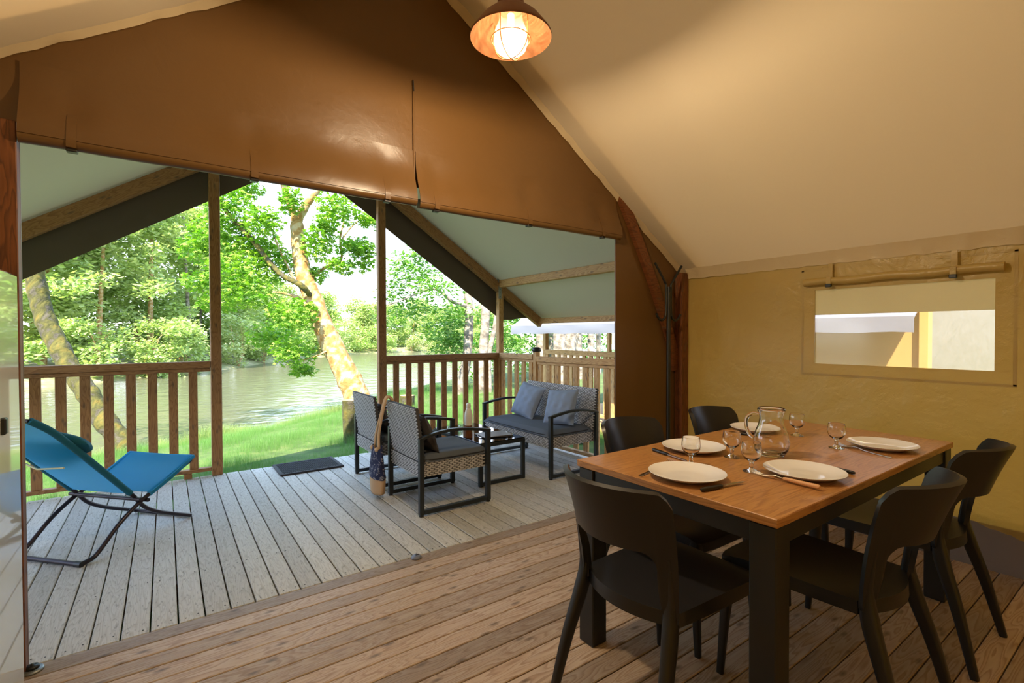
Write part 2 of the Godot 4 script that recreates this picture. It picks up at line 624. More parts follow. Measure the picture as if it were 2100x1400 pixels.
func build_tent() -> void:
	var ce := structure("ceiling")
	for s in [-1.0, 1.0]:
		var m := MB.new()
		roof_half(m, s, RIDGE - 0.03, 3.02, TZ, 2.62)
		put("roof_panel", m, M.roof_canvas, ce)
	# front gable with the door opening
	var wf := structure("wall_front")
	var g := MB.new()
	g.slab(PackedVector2Array([Vector2(-1.306, 0), Vector2(-0.44, 0), Vector2(-0.44, 2.1), Vector2(2.79, 2.1), Vector2(2.79, 0), Vector2(3.6, 0), Vector2(3.6, 1.80), Vector2(CX, RIDGE - 0.02), Vector2(-1.306, 1.80)]), 0.01, Transform3D(Basis.IDENTITY, V(0, 0, TZ - 0.01)))
	put("gable", g, M.gable_canvas, wf)
	for s in [-1.0, 1.0]:      # the pale hem where the roof is welded to the gable
		var P := []
		for i in 41:
			var x: float = CX + s * 2.45 * i / 40.0
			var w := 0.004 * sin(i * 2.7) + 0.003 * sin(i * 1.1)
			P.append([V(x, roof_y(x) - 0.034, TZ + 0.055 + w), V(x, roof_y(x) - 0.042 - absf(w), TZ + 0.03), V(x, roof_y(x) - 0.056 + w, TZ + 0.004)])
		if s < 0: P.reverse()
		var m := MB.new()
		m.shell(P, 0.002)
		put("hem", m, M.hem_canvas, wf)
	var zp := MB.new()
	zp.bar(V(CX, 2.06, TZ + 0.012), V(CX, 2.66, TZ + 0.006), 0.012, 0.008)
	put("zip", zp, M.gable_canvas, wf)
	var pl := MB.new()
	pl.bar(V(CX, 2.63, TZ + 0.014), V(CX - 0.004, 2.69, TZ + 0.014), 0.009, 0.006)
	put("zip_puller", pl, M.black_metal, wf)
	# rolled door flaps
	flap(-0.435, CX - 0.004, 2.008, "rolled-up canvas door flap on the left of the centre zip, under the gable", [-0.286, 0.341, 0.973])
	flap(CX + 0.012, 2.79, 1.998, "rolled-up canvas door flap on the right of the centre zip, under the gable", [1.263, 1.927, 2.597])
	# jamb on the left, corner post and braces on the right
	var jb := MB.new()
	jb.bar(V(-0.478, 0.0, TZ + 0.02), V(-0.478, 2.06, TZ + 0.02), 0.075, 0.05, V(0, 0, 1))
	tag(put("door_post", jb, M.pine_brown), "dark brown door post at the left edge of the tent opening", "post")
	var cp := MB.new()
	cp.bar(V(3.545, 0.0, TZ + 0.045), V(3.545, 1.775, TZ + 0.045), 0.09, 0.07, V(0, 0, 1))
	tag(put("corner_post", cp, M.pine_brown), "dark brown timber post in the corner behind the coat rack", "post")
	for s in [1.0, -1.0]:
		var br := MB.new()
		var poly := PackedVector2Array()
		var path := curve([V(1.67, 2.345, 0), V(1.82, 2.10, 0), V(2.06, 1.68, 0), V(2.27, 1.26, 0), V(2.36, 0.98, 0)], 4)
		for i in path.size(): poly.append(Vector2(CX + s * (path[i].x + 0.04), path[i].y))
		for i in range(path.size() - 1, -1, -1): poly.append(Vector2(CX + s * (path[i].x - 0.045), path[i].y - 0.02))
		br.slab(poly, 0.035, Transform3D(Basis.IDENTITY, V(0, 0, TZ + 0.004)))
		tag(put("corner_brace", br, M.pine_brown), "curved brown timber brace from roof edge down to the corner post" if s > 0 else "curved brown timber brace at the far left under the roof edge", "brace")
	# left and back walls; the left gets an added, unseen window for more daylight
	var wl := structure("wall_left")
	var m := MB.new()
	for r in [[-2.57, 2.5, 0.0, 1.066], [-2.57, 2.5, 1.561, 1.79], [-2.57, -0.2, 1.066, 1.561], [1.0, 2.5, 1.066, 1.561]]:
		m.box(V(-1.312, (r[2] + r[3]) / 2, (r[0] + r[1]) / 2), V(0.01, r[3] - r[2], r[1] - r[0]), 0.0)
	put("canvas_wall", m, M.wall_canvas, wl)
	var w2 := structure("added_window_2")
	var p2 := MB.new()
	p2.box(V(-1.312, 1.3135, 0.4), V(0.002, 0.495, 1.2), 0.0)
	put("pane", p2, M.vinyl_pane, w2)
	var wb := structure("wall_back")
	m = MB.new()
	m.slab(PackedVector2Array([Vector2(-1.306, 0), Vector2(3.6, 0), Vector2(3.6, 1.80), Vector2(CX, RIDGE - 0.03), Vector2(-1.306, 1.80)]), 0.01, Transform3D(Basis.IDENTITY, V(0, 0, 2.5)))
	put("canvas_wall", m, M.wall_canvas, wb)

func flap(x0: float, x1: float, yb: float, label: String, straps: Array) -> void:
	var o := thing("rolled_door_flap", label, "door flap", V(0, 0, TZ + 0.004), 0.0, "rolled canvas door flaps over the opening")
	var P := []
	var nx := 60
	for i in nx + 1:
		var x := lerpf(x0, x1, float(i) / nx)
		var row := []
		var pull := 0.0
		for s in straps:
			pull = maxf(pull, exp(-pow((x - s) / 0.07, 2.0)))
		for j in 13:
			var f := j / 12.0
			var y := lerpf(2.30, yb + 0.006, f)
			var z := 0.004 + 0.062 * pow(smoothstep(0.0, 1.0, f), 1.6) - 0.012 * pull * sin(PI * f)
			z += 0.002 * sin(x * 21.0 + y * 9.0) * sin(PI * f)
			row.append(V(x, y, z))
		P.append(row)
	var m := MB.new()
	m.shell(P, -0.003)
	put("flap", m, M.gable_canvas, o)
	var r := MB.new()
	var path := []
	for i in 25:
		path.append(V(lerpf(x0, x1, i / 24.0), yb + 0.001 * sin(i * 0.9), 0.038))
	r.tube(path, 0.026, 14)
	put("roll", r, M.gable_canvas, o)
	for s in straps:
		var b := MB.new()
		var Q := []
		for i in 2:
			var row := []
			for j in 9:
				var f := lerpf(0.62, 1.0, j / 8.0)
				row.append(V(s - 0.015 + 0.03 * i, lerpf(2.30, yb + 0.006, f), 0.0065 + 0.062 * pow(smoothstep(0.0, 1.0, f), 1.6) - 0.012 * sin(PI * f)))
			row.append(V(row[0].x, yb - 0.02, 0.066))
			Q.append(row)
		b.shell(Q, -0.002)
		var sp := put("strap", b, M.gable_canvas, o)
		var k := MB.new()
		k.box(V(s, yb - 0.029, 0.045), V(0.034, 0.012, 0.034), 0.003)
		put("buckle", k, M.black_plastic, sp)

# ---------------------------------------------------------------- the porch
func timber(called: String, a: Vector3, b: Vector3, w: float, h: float, mat: String, label: String, category: String, up := Vector3.UP) -> Node3D:
	var m := MB.new()
	m.off = Vector2(rng.randf() * 3.0, rng.randf())
	m.bar(a, b, w, h, up, 0.005)
	return tag(put(called, m, M[mat]), label, category)

func build_porch() -> void:
	var pr := thing("porch_roof", "pale canvas porch roof stretched over the timber rafters", "canopy")
	for s in [-1.0, 1.0]:
		var m := MB.new()
		roof_half(m, s, RIDGE + 0.05, 3.05, -5.34, TZ + 0.25)
		put("roof_panel", m, M.porch_canvas, pr)
	# the dark gable curtain that hangs from the front rafters
	var P := []
	for i in 81:
		var x := CX + 3.0 * (i / 40.0 - 1.0)
		var ax := absf(x - CX)
		var top := roof_y(x, RIDGE + 0.03)
		var low := 3.02 - 0.645 * ax
		low = minf(low, 2.80 - 0.16 * ax * ax)
		low = maxf(low, top - 0.44)
		low = lerpf(low, top - 0.05, smoothstep(2.35, 3.0, ax))
		var row := []
		for j in 9:
			var f := j / 8.0
			row.append(V(x, lerpf(top, low, f), -5.285 + 0.006 * sin(f * 9.0 + x * 2.0) * f))
		P.append(row)
	var vm := MB.new()
	vm.shell(P, -0.004)
	put("gable_curtain", vm, M.valance_canvas, pr)
	for s in [-1.0, 1.0]:
		var side := "left" if s < 0 else "right"
		var a := V(CX, RIDGE - 0.045, PZ)
		var b := V(CX + s * 3.0, RIDGE - 0.045 - SLOPE * 3.0, PZ)
		timber("rafter", a, b, 0.07, 0.11, "pine_dark", "sloping timber rafter under the porch roof on the %s of the ridge" % side, "rafter")
		var ey := roof_y(CX + 2.97) - 0.03
		timber("eave_beam", V(CX + s * 2.97, ey, PZ), V(CX + s * 2.97, ey, TZ - 0.05), 0.05, 0.07, "pine", "light timber beam along the %s eave of the porch roof" % side, "beam")
		var x: float = CX + s * 2.33
		timber("purlin", V(x, 1.905, PZ), V(x, 1.905, TZ - 0.05), 0.07, 0.09, "pine", "light timber beam from the %s corner post back to the tent" % side, "beam")
		var post := thing("porch_corner_post", "timber corner post of the porch on the %s" % side, "post", V(x, 0, PZ))
		var m := MB.new()
		m.bar(Vector3.ZERO, V(0, 1.80, 0), 0.07, 0.07, V(0, 0, 1), 0.005)
		put("post", m, M.pine, post)
		var br := MB.new()
		br.box(V(-0.02 * s, 1.80, 0.0365), V(0.045, 0.16, 0.003), 0.001)
		br.box(V(-0.02 * s, 1.93, 0.0365), V(0.045, 0.10, 0.003), 0.001, Basis(Vector3.BACK, 0.58 * s))
		var bp := put("angle_bracket", br, M.galvanised, post)
		for y in [1.745, 1.79, 1.835, 1.91, 1.95]:
			var hl := MB.new()
			hl.box(V(-0.02 * s, y, 0.039), V(0.009, 0.009, 0.004), 0.002)
			put("bolt", hl, M.black_metal, bp)
	for s in [-1.0, 1.0]:
		var x: float = CX + s * 0.776
		var m := MB.new()
		m.bar(V(x, 0, PZ), V(x, roof_y(x) - 0.14, PZ), 0.085, 0.07, V(0, 0, 1), 0.005)
		tag(put("porch_post", m, M.pine_dark), "tall timber post on the %s side of the porch entrance" % ("left" if s < 0 else "right"), "post")
	# railings
	railing("left front railing with square balusters beside the blue lounger", V(-1.145, 0, PZ), V(0.325, 0, PZ), 0.145, 0.0345, 10, "pine_dark")
	railing("right front railing with square balusters behind the wicker chairs", V(1.967, 0, PZ), V(3.438, 0, PZ), 0.1478, 0.118, 10, "pine_dark")
	railing("side railing by the corner post behind the grey wicker sofa", V(3.475, 0, -5.13), V(3.475, 0, -4.45), 0.145, 0.035, 5, "pine")
	railing("gate-like side railing panel next to the wicker sofa arm", V(3.475, 0, -4.38), V(3.475, 0, -2.65), 0.1475, 0.04, 12, "pine", -0.02)
	railing("left side railing of the porch behind the door post", V(-1.18, 0, -5.10), V(-1.18, 0, -2.65), 0.145, 0.06, 16, "pine")
	var gp := thing("gate_post", "short railing post with a dark cap beside the sofa back", "post", V(3.475, 0, -4.415))
	var m := MB.new()
	m.bar(Vector3.ZERO, V(0, 1.07, 0), 0.06, 0.06, V(0, 0, 1))
	put("post", m, M.pine, gp)
	m = MB.new()
	m.lathe([Vector2(0.0, 1.068), Vector2(0.052, 1.068), Vector2(0.055, 1.085), Vector2(0.046, 1.11), Vector2(0.03, 1.118), Vector2(0.0, 1.118)], 16)
	put("cap", m, M.black_metal, gp)

func railing(label: String, a: Vector3, b: Vector3, pitch: float, first: float, count: int, mat: String, dip := 0.0) -> void:
	var d := (b - a).normalized()
	var o := thing("porch_railing", label, "railing", a)
	var l := (b - a).length()
	var out := V(d.z, 0, -d.x)
	var lift := V(0, dip, 0)
	var parts := [["top_rail", 1.004, 0.06, 0.07], ["under_rail", 0.957, 0.03, 0.045], ["bottom_rail", 0.062, 0.03, 0.06]]
	for p in parts:
		var m := MB.new()
		m.off = Vector2(rng.randf() * 3.0, rng.randf())
		m.bar(V(0, p[1], 0) + lift, V(0, p[1], 0) + d * l, p[3], p[2])
		put(p[0], m, M[mat], o)
	for i in count:
		var m := MB.new()
		m.off = Vector2(rng.randf() * 3.0, rng.randf())
		var c := d * (first + pitch * i)
		m.box(c + V(0, 0.51, 0), V(0.066, 0.868, 0.028) if absf(d.x) > 0.5 else V(0.028, 0.868, 0.066), 0.004)
		put("baluster", m, M[mat], o)
	for t in [0.12, 0.88]:
		var m := MB.new()
		m.box(d * (l * t) + V(0, 0.0235, 0), V(0.06, 0.047, 0.05), 0.003)
		put("foot", m, M[mat], o)

# ---------------------------------------------------------------- the right wall and its window
func build_right_wall() -> void:
	var wr := structure("wall_right")
	var m := MB.new()
	var z0 := -1.517
	var z1 := -0.634
	for r in [[-2.57, 2.5, 0.0, 1.066], [-2.57, 2.5, 1.561, 1.79], [-2.57, z0, 1.066, 1.561], [z1, 2.5, 1.066, 1.561]]:
		var P := []
		var nz := maxi(2, int((r[1] - r[0]) / 0.06))
		for i in nz + 1:
			var row := []
			for j in 9:
				var y := lerpf(r[2], r[3], j / 8.0)
				var z := lerpf(r[0], r[1], float(i) / nz)
				var dw := maxf(maxf(z0 - z, z - z1), maxf(1.066 - y, y - 1.561))
				var k := smoothstep(0.0, 0.35, dw)
				row.append(V(3.6 + 0.006 * k * sin(y * 11.0 + z * 2.0) * sin(z * 5.0 + 1.0), y, z))
			P.append(row)
		m.shell(P, -0.006)
	put("canvas_wall", m, M.wall_canvas, wr)
	# pale hem under the roof edge
	var P := []
	for i in 101:
		var z := lerpf(-2.50, 2.4, i / 100.0)
		var w := 0.005 * sin(i * 1.7) + 0.004 * sin(i * 3.1)
		P.append([V(3.592 - 0.004, 1.772 - 0.045 + w * 0.6, z), V(3.575 + w, 1.772 - 0.012, z), V(3.548 + w, 1.810, z)])
	m = MB.new()
	m.shell(P, 0.002)
	put("hem", m, M.hem_canvas, wr)
	var sk := structure("baseboard_right")
	P = []
	for i in 61:
		var z := lerpf(-2.5, 2.4, i / 60.0)
		P.append([V(3.586, 0.0, z), V(3.589 + 0.002 * sin(i * 1.3), 0.12, z), V(3.591, 0.243, z)])
	m = MB.new()
	m.shell(P, 0.003)
	put("skirt", m, M.skirt_canvas, sk)
	var w := structure("window_1")
	m = MB.new()
	m.box(V(3.606, 1.3135, (z0 + z1) / 2), V(0.001, 0.51, z1 - z0 + 0.02), 0.0)
	put("pane", m, M.vinyl_pane, w)
	m = MB.new()     # welded border of clear vinyl round the opening
	for r in [[z0 - 0.085, z0 - 0.07, 0.99, 1.70], [z1 + 0.07, z1 + 0.085, 0.99, 1.70], [z0 - 0.085, z1 + 0.085, 0.985, 1.0], [z0 - 0.085, z1 + 0.085, 1.69, 1.705]]:
		m.box(V(3.5945, (r[2] + r[3]) / 2, (r[0] + r[1]) / 2), V(0.002, r[3] - r[2], r[1] - r[0]), 0.0008)
	put("weld_border", m, M.wall_canvas, w)
	var bl := thing("roller_blind", "rolled-up canvas window blind tied with two straps above the window", "blind", V(3.568, 1.612, 0))
	m = MB.new()
	var path := []
	for i in 21:
		path.append(V(0, 0.006 * i / 20.0 + 0.003 * sin(i * 0.8), lerpf(-1.575, -0.595, i / 20.0)))
	m.tube(path, 0.024, 14)
	put("roll", m, M.wall_canvas, bl)
	for z in [-1.415, -0.795]:
		m = MB.new()
		m.box(V(0.003, 0.065, z), V(0.004, 0.10, 0.028), 0.001)
		m.box(V(-0.026, 0.0, z), V(0.003, 0.045, 0.028), 0.001)
		var sp := put("strap", m, M.wall_canvas, bl)
		m = MB.new()
		m.box(V(-0.022, -0.03, z), V(0.022, 0.022, 0.034), 0.003)
		put("buckle", m, M.black_plastic, sp)

# ---------------------------------------------------------------- the lamp
func build_lamp() -> void:
	var o := thing("pendant_lamp", "round enamel pendant lamp with a wire guard, glowing under the ridge", "lamp", V(1.147, 2.462, -1.62))
	var m := MB.new()
	m.lathe([Vector2(0.163, -0.002), Vector2(0.164, 0.006), Vector2(0.12, 0.065), Vector2(0.075, 0.105), Vector2(0.055, 0.12), Vector2(0.05, 0.17), Vector2(0.03, 0.185), Vector2(0.0, 0.187)], 48)
	put("shade", m, M.shade_outside, o)
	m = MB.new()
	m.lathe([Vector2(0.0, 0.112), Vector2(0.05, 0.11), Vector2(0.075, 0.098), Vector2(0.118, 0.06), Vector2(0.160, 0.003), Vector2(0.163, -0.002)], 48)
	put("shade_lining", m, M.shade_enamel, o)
	m = MB.new()
	m.tube([V(0, 0.185, 0), V(0, RIDGE - 0.03 - 2.462, 0)], 0.006, 8)
	put("cord", m, M.black_plastic, o)
	m = MB.new()
	m.lathe([Vector2(0.0, -0.072), Vector2(0.03, -0.068), Vector2(0.058, -0.05), Vector2(0.07, -0.018), Vector2(0.066, 0.02), Vector2(0.05, 0.06), Vector2(0.045, 0.10)], 28)
	put("glass_globe", m, M.seeded_glass, o)
	m = MB.new()
	m.lathe([Vector2(0.0, -0.060), Vector2(0.018, -0.055), Vector2(0.029, -0.036), Vector2(0.029, -0.018), Vector2(0.018, 0.010), Vector2(0.013, 0.03), Vector2(0.013, 0.09)], 20)
	put("bulb", m, M.bulb_glow, o)
	m = MB.new()
	for k in 2:
		var path := []
		for i in 19:
			var a := -PI * i / 18.0
			var r := 0.078
			path.append(Basis(Vector3.UP, PI * k / 2 + 0.4) * V(cos(a) * r, sin(a) * 0.075 - 0.008, 0))
		m.tube([path[0] + V(0, 0.08, 0)] + path + [path[-1] + V(0, 0.08, 0)], 0.0022, 6)
	var ring := []
	for i in 24:
		ring.append(V(cos(TAU * i / 24.0) * 0.079, -0.008, sin(TAU * i / 24.0) * 0.079))
	m.tube(ring, 0.0022, 6, true)
	put("wire_guard", m, M.copper_wire, o)
	var l := OmniLight3D.new()
	l.name = "bulb_light"
	add_child(l)
	l.position = V(1.147, 2.422, -1.62)
	l.light_color = C(255, 228, 188)
	l.light_energy = 0.62
	l.light_size = 0.025
	l.omni_range = 12.0
	l.omni_attenuation = 2.0
	l.shadow_enabled = true

# ---------------------------------------------------------------- the dining table
func build_table() -> void:
	var o := thing("dining_table", "wood-topped dining table with black metal legs laid for five", "table", V(2.222, 0, -1.085))
	var w := 1.67
	var d := 0.815
	var m := MB.new()
	m.box(V(0, 0.7365, 0), V(w, 0.027, d), 0.0025)
	put("tabletop", m, M.table_wood, o)
	for sx in [-1.0, 1.0]:
		for sz in [-1.0, 1.0]:
			m = MB.new()
			m.box(V(sx * (w / 2 - 0.046), 0.361, sz * (d / 2 - 0.046)), V(0.08, 0.722, 0.08), 0.004)
			put("leg", m, M.black_metal, o)
	for sz in [-1.0, 1.0]:
		m = MB.new()
		m.box(V(0, 0.69, sz * (d / 2 - 0.03)), V(w - 0.172, 0.063, 0.03), 0.002)
		put("apron", m, M.black_metal, o)
	for sx in [-1.0, 1.0]:
		m = MB.new()
		m.box(V(sx * (w / 2 - 0.03), 0.69, 0), V(0.03, 0.063, d - 0.172), 0.002)
		put("apron", m, M.black_metal, o)

func sweep(m: MB, path: Array, ws: Array, hs: Array, side: Vector3, power := 0.55) -> void:
	var P := []
	for i in path.size():
		var d: Vector3 = (path[mini(i + 1, path.size() - 1)] - path[maxi(i - 1, 0)]).normalized()
		var s := (side - d * side.dot(d)).normalized()
		var u := d.cross(s)
		var row := []
		for k in 12:
			var a := TAU * (k + 0.5) / 12
			var c := cos(a)
			var q := sin(a)
			row.append(path[i] + s * signf(c) * pow(absf(c), power) * ws[i] * 0.5 + u * signf(q) * pow(absf(q), power) * hs[i] * 0.5)
		P.append(row)
	m.grid(P, false, true, true)
	var c0: Array = P[0].duplicate()
	c0.reverse()
	m.face(c0)
	m.face(P[-1])

func build_dining_chairs() -> void:
	var o := thing("dining_chair", "black plastic dining chair at the left end of the table, nearest the camera", "chair", V(1.355, 0, -1.055), PI / 2, "black dining chairs round the table")
	var P := []
	for i in 21:
		var u := i / 10.0 - 1.0
		var row := []
		for j in 15:
			var f := j / 14.0
			var zr := -0.15 - 0.06 * (1.0 - u * u)
			var zf := 0.30 - 0.022 * pow(absf(u), 6.0)
			var y := 0.458 - 0.014 * (1.0 - u * u) * sin(PI * f) - 0.014 * pow(maxf(0.0, (f - 0.8) / 0.2), 2.0)
			row.append(V(u * lerpf(0.190, 0.212, f), y, lerpf(zr, zf, f)))
		P.append(row)
	P.reverse()
	var m := MB.new()
	m.shell(P, 0.042)
	put("seat", m, M.black_plastic, o)
	P = []
	var us := [1.0, 0.96, 0.90, 0.85, 0.815, 0.80, 0.79, 0.77, 0.74, 0.69, 0.62, 0.5, 0.35, 0.18, 0.0]
	for i in 29:
		var au: float = us[i] if i < 15 else us[28 - i]
		var u := -au if i < 15 else au
		var row := []
		var top := 0.838 - 0.010 * au * au - 0.045 * pow(maxf(0.0, (au - 0.86) / 0.14), 2.5)
		var bot := 0.645
		if au > 0.60:
			bot = 0.645 - 0.045 * pow((minf(au, 0.79) - 0.60) / 0.19, 2.6)
		if au > 0.79:
			bot = lerpf(0.60, 0.435, clampf((au - 0.79) / 0.025, 0.0, 1.0))
		for j in 17:
			var f := j / 16.0
			var y := lerpf(bot, top, f)
			var h := clampf((y - 0.435) / 0.40, 0.0, 1.0)
			var wide := lerpf(0.190, 0.207, h)
			row.append(V(u * wide, y, -0.152 - 0.014 * h - 0.056 * h * h - lerpf(0.062, 0.115, h) * (1.0 - u * u)))
		P.append(row)
	m = MB.new()
	m.shell(P, 0.017)
	put("backrest", m, M.black_plastic, o)
	for s in [-1.0, 1.0]:
		m = MB.new()
		var path := curve([V(s * 0.222, 0.0, -0.290), V(s * 0.202, 0.22, -0.236), V(s * 0.184, 0.38, -0.187), V(s * 0.176, 0.46, -0.172), V(s * 0.176, 0.54, -0.177), V(s * 0.181, 0.63, -0.196)], 5)
		var ws := []
		var hs := []
		for i in path.size():
			var y: float = path[i].y
			ws.append(lerpf(0.024, 0.038, minf(y / 0.4, 1.0)) - 0.010 * smoothstep(0.52, 0.63, y))
			hs.append(lerpf(0.026, 0.048, minf(y / 0.38, 1.0)) - 0.020 * smoothstep(0.40, 0.52, y) - 0.014 * smoothstep(0.53, 0.63, y))
		sweep(m, path, ws, hs, Vector3.RIGHT)
		put("rear_leg", m, M.black_plastic, o)
		m = MB.new()
		path = [V(s * 0.212, 0, 0.285), V(s * 0.206, 0.2, 0.272), V(s * 0.196, 0.36, 0.262), V(s * 0.19, 0.44, 0.262)]
		sweep(m, path, [0.022, 0.03, 0.04, 0.042], [0.024, 0.032, 0.046, 0.05], Vector3.RIGHT)
		put("front_leg", m, M.black_plastic, o)
	copy(o, V(1.895, 0, -0.745), PI, "black plastic dining chair by the near table leg, on the long side facing us")
	copy(o, V(2.625, 0, -0.755), PI, "black plastic dining chair on the near side, closest to the window wall")
	copy(o, V(1.905, 0, -1.415), 0.0, "black plastic dining chair on the far side, in front of the coat rack")
	copy(o, V(2.575, 0, -1.39), 0.0, "black plastic dining chair on the far side, behind the glass jug")

# ---------------------------------------------------------------- tableware
func build_tableware() -> void:
	var ty := 0.75
	var pl := MB.new()
	pl.lathe([Vector2(0.0, 0.0), Vector2(0.078, 0.0), Vector2(0.085, 0.003), Vector2(0.115, 0.013), Vector2(0.133, 0.022), Vector2(0.1345, 0.0235), Vector2(0.133, 0.0245), Vector2(0.113, 0.0165), Vector2(0.086, 0.007), Vector2(0.06, 0.0045), Vector2(0.0, 0.004)], 56)
	var plate: Node3D
	var ps := [[1.532, -1.070, "white dinner plate at the left end of the table, before the nearest chair"], [1.900, -0.835, "white dinner plate with the wood-handled fork leaning beside it"], [1.915, -1.305, "white dinner plate behind the nearest wine glass, on the far side"], [2.565, -1.360, "white dinner plate behind the jug, partly hidden by it"], [2.640, -0.830, "white dinner plate nearest the window wall, on the near side"]]
	for p in ps:
		var o := put_mesh("dinner_plate", pl.mesh() if plate == null else (plate as MeshInstance3D).mesh, M.porcelain)
		plate = o
		o.position = V(p[0], ty, p[1])
		tag(o, p[2], "plate", "white plates on the dining table")
	var gm := MB.new()
	var prof := [Vector2(0.0, 0.0), Vector2(0.030, 0.0), Vector2(0.0305, 0.002), Vector2(0.02, 0.006), Vector2(0.008, 0.012), Vector2(0.0068, 0.022), Vector2(0.0085, 0.030), Vector2(0.007, 0.036), Vector2(0.014, 0.041), Vector2(0.026, 0.050), Vector2(0.034, 0.064), Vector2(0.0365, 0.08), Vector2(0.0345, 0.098), Vector2(0.0325, 0.110), Vector2(0.0315, 0.111), Vector2(0.0308, 0.110), Vector2(0.0328, 0.098), Vector2(0.0348, 0.08), Vector2(0.0322, 0.065), Vector2(0.0245, 0.053), Vector2(0.012, 0.0455), Vector2(0.0, 0.044)]
	gm.lathe(prof, 28)
	var gmesh := gm.mesh()
	for g in [[1.689, -1.161, "short-stemmed wine glass behind the plate at the left table end"], [1.935, -1.135, "short-stemmed wine glass between the far-side plate and the jug"], [1.794, -0.974, "short-stemmed wine glass in front of the jug, nearest the camera"], [2.612, -1.183, "short-stemmed wine glass behind the jug, furthest from the camera"], [2.475, -0.951, "short-stemmed wine glass beside the plate nearest the window wall"]]:
		var o := put_mesh("wine_glass", gmesh, M.glass)
		o.position = V(g[0], ty + 0.0005, g[1])
		tag(o, g[2], "glass", "wine glasses on the dining table")
	var j := thing("water_jug", "clear glass jug with a round belly and a handle, empty, on the dining table", "jug", V(2.1, ty + 0.0005, -1.055))
	var jm := MB.new()
	jm.lathe([Vector2(0.0, 0.0), Vector2(0.045, 0.0), Vector2(0.052, 0.004), Vector2(0.066, 0.03), Vector2(0.071, 0.06), Vector2(0.064, 0.095), Vector2(0.05, 0.13), Vector2(0.045, 0.16), Vector2(0.0465, 0.178), Vector2(0.053, 0.186), Vector2(0.054, 0.198), Vector2(0.0505, 0.203), Vector2(0.047, 0.198), Vector2(0.0425, 0.18), Vector2(0.0415, 0.16), Vector2(0.0465, 0.131), Vector2(0.060, 0.096), Vector2(0.067, 0.06), Vector2(0.062, 0.032), Vector2(0.047, 0.012), Vector2(0.0, 0.010)], 40)
	put("body", jm, M.glass, j)
	jm = MB.new()
	var b := Basis(Vector3.UP, 2.1)
	var hp := curve([b * V(0.047, 0.172, 0), b * V(0.07, 0.176, 0), b * V(0.092, 0.158, 0), b * V(0.096, 0.12, 0), b * V(0.083, 0.085, 0), b * V(0.068, 0.07, 0)], 5)
	jm.tube(hp, 0.0075, 10)
	put("handle", jm, M.glass, j)
	# cutlery
	knife(V(1.427, ty, -0.944), V(1.632, ty, -0.911), "black-handled table knife in front of the plate at the table end", true)
	knife(V(1.761, ty, -1.406), V(1.712, ty, -1.191), "black-handled table knife left of the far-side plate, behind the wine glass", true)
	knife(V(2.058, ty, -0.728), V(2.075, ty, -0.94), "black-handled table knife half under the edge of the plate by the near chair", true)
	knife(V(2.39, ty, -1.42), V(2.43, ty, -1.22), "black-handled table knife beside the plate behind the jug", true)
	fork(V(1.757, ty + 0.004, -0.722), V(1.766, ty, -0.962), "table fork with a pale wooden handle, lying before the plate", true)
	fork(V(2.455, ty, -0.738), V(2.55, ty, -0.98), "slim steel table fork beside the plate nearest the window wall", false)
	fork(V(1.405, ty, -1.178), V(1.655, ty, -1.232), "steel table fork half hidden behind the plate at the table end", false)

func knife(a: Vector3, b: Vector3, label: String, _dark: bool) -> void:
	var d := b - a
	var o := thing("table_knife", label, "knife", a, atan2(d.x, d.z))
	var l := d.length()
	var m := MB.new()
	sweep(m, [V(0, 0.007, 0.001), V(0, 0.0072, 0.01), V(0, 0.0072, l * 0.25), V(0, 0.007, l * 0.44), V(0, 0.007, l * 0.47)], [0.008, 0.017, 0.018, 0.015, 0.012], [0.007, 0.013, 0.013, 0.012, 0.01], Vector3.RIGHT, 0.7)
	put("handle", m, M.knife_handle, o)
	m = MB.new()
	var poly := PackedVector2Array([Vector2(-0.005, l * 0.46), Vector2(0.006, l * 0.46), Vector2(0.008, l * 0.55), Vector2(0.0085, l * 0.85), Vector2(0.003, l * 0.97), Vector2(-0.004, l), Vector2(-0.0055, l * 0.9), Vector2(-0.005, l * 0.55)])
	m.slab(poly, 0.0018, Transform3D(Basis(Vector3.RIGHT, Vector3.BACK, Vector3.DOWN), V(0, 0.0075, 0)))
	put("blade", m, M.steel, o)

func fork(a: Vector3, b: Vector3, label: String, wooden: bool) -> void:
	var d := b - a
	var o := thing("table_fork", label, "fork", a, atan2(d.x, d.z))
	var l := d.length()
	var m := MB.new()
	if wooden:
		sweep(m, [V(0, 0.008, 0.0), V(0, 0.008, 0.006), V(0, 0.008, l * 0.25), V(0, 0.008, l * 0.47), V(0, 0.007, l * 0.5)], [0.012, 0.017, 0.016, 0.012, 0.009], [0.009, 0.014, 0.013, 0.011, 0.009], Vector3.RIGHT, 0.75)
		put("handle", m, M.beech, o)
	else:
		sweep(m, [V(0, 0.002, 0), V(0, 0.002, 0.01), V(0, 0.003, l * 0.3), V(0, 0.005, l * 0.52)], [0.012, 0.017, 0.011, 0.006], [0.002, 0.003, 0.003, 0.003], Vector3.RIGHT)
		put("handle", m, M.steel, o)
	m = MB.new()
	sweep(m, [V(0, 0.006, l * 0.48), V(0, 0.011, l * 0.62), V(0, 0.008, l * 0.70), V(0, 0.004, l * 0.76), V(0, 0.004, l * 0.82)], [0.006, 0.006, 0.014, 0.022, 0.023], [0.003, 0.003, 0.0022, 0.002, 0.002], Vector3.RIGHT)
	for k in 4:
		var x := -0.0095 + k * 0.00633
		sweep(m, [V(x, 0.004, l * 0.81), V(x, 0.0055, l * 0.9), V(x, 0.012, l)], [0.003, 0.0028, 0.0016], [0.002, 0.002, 0.0015], Vector3.RIGHT)
	put("head", m, M.steel, o)

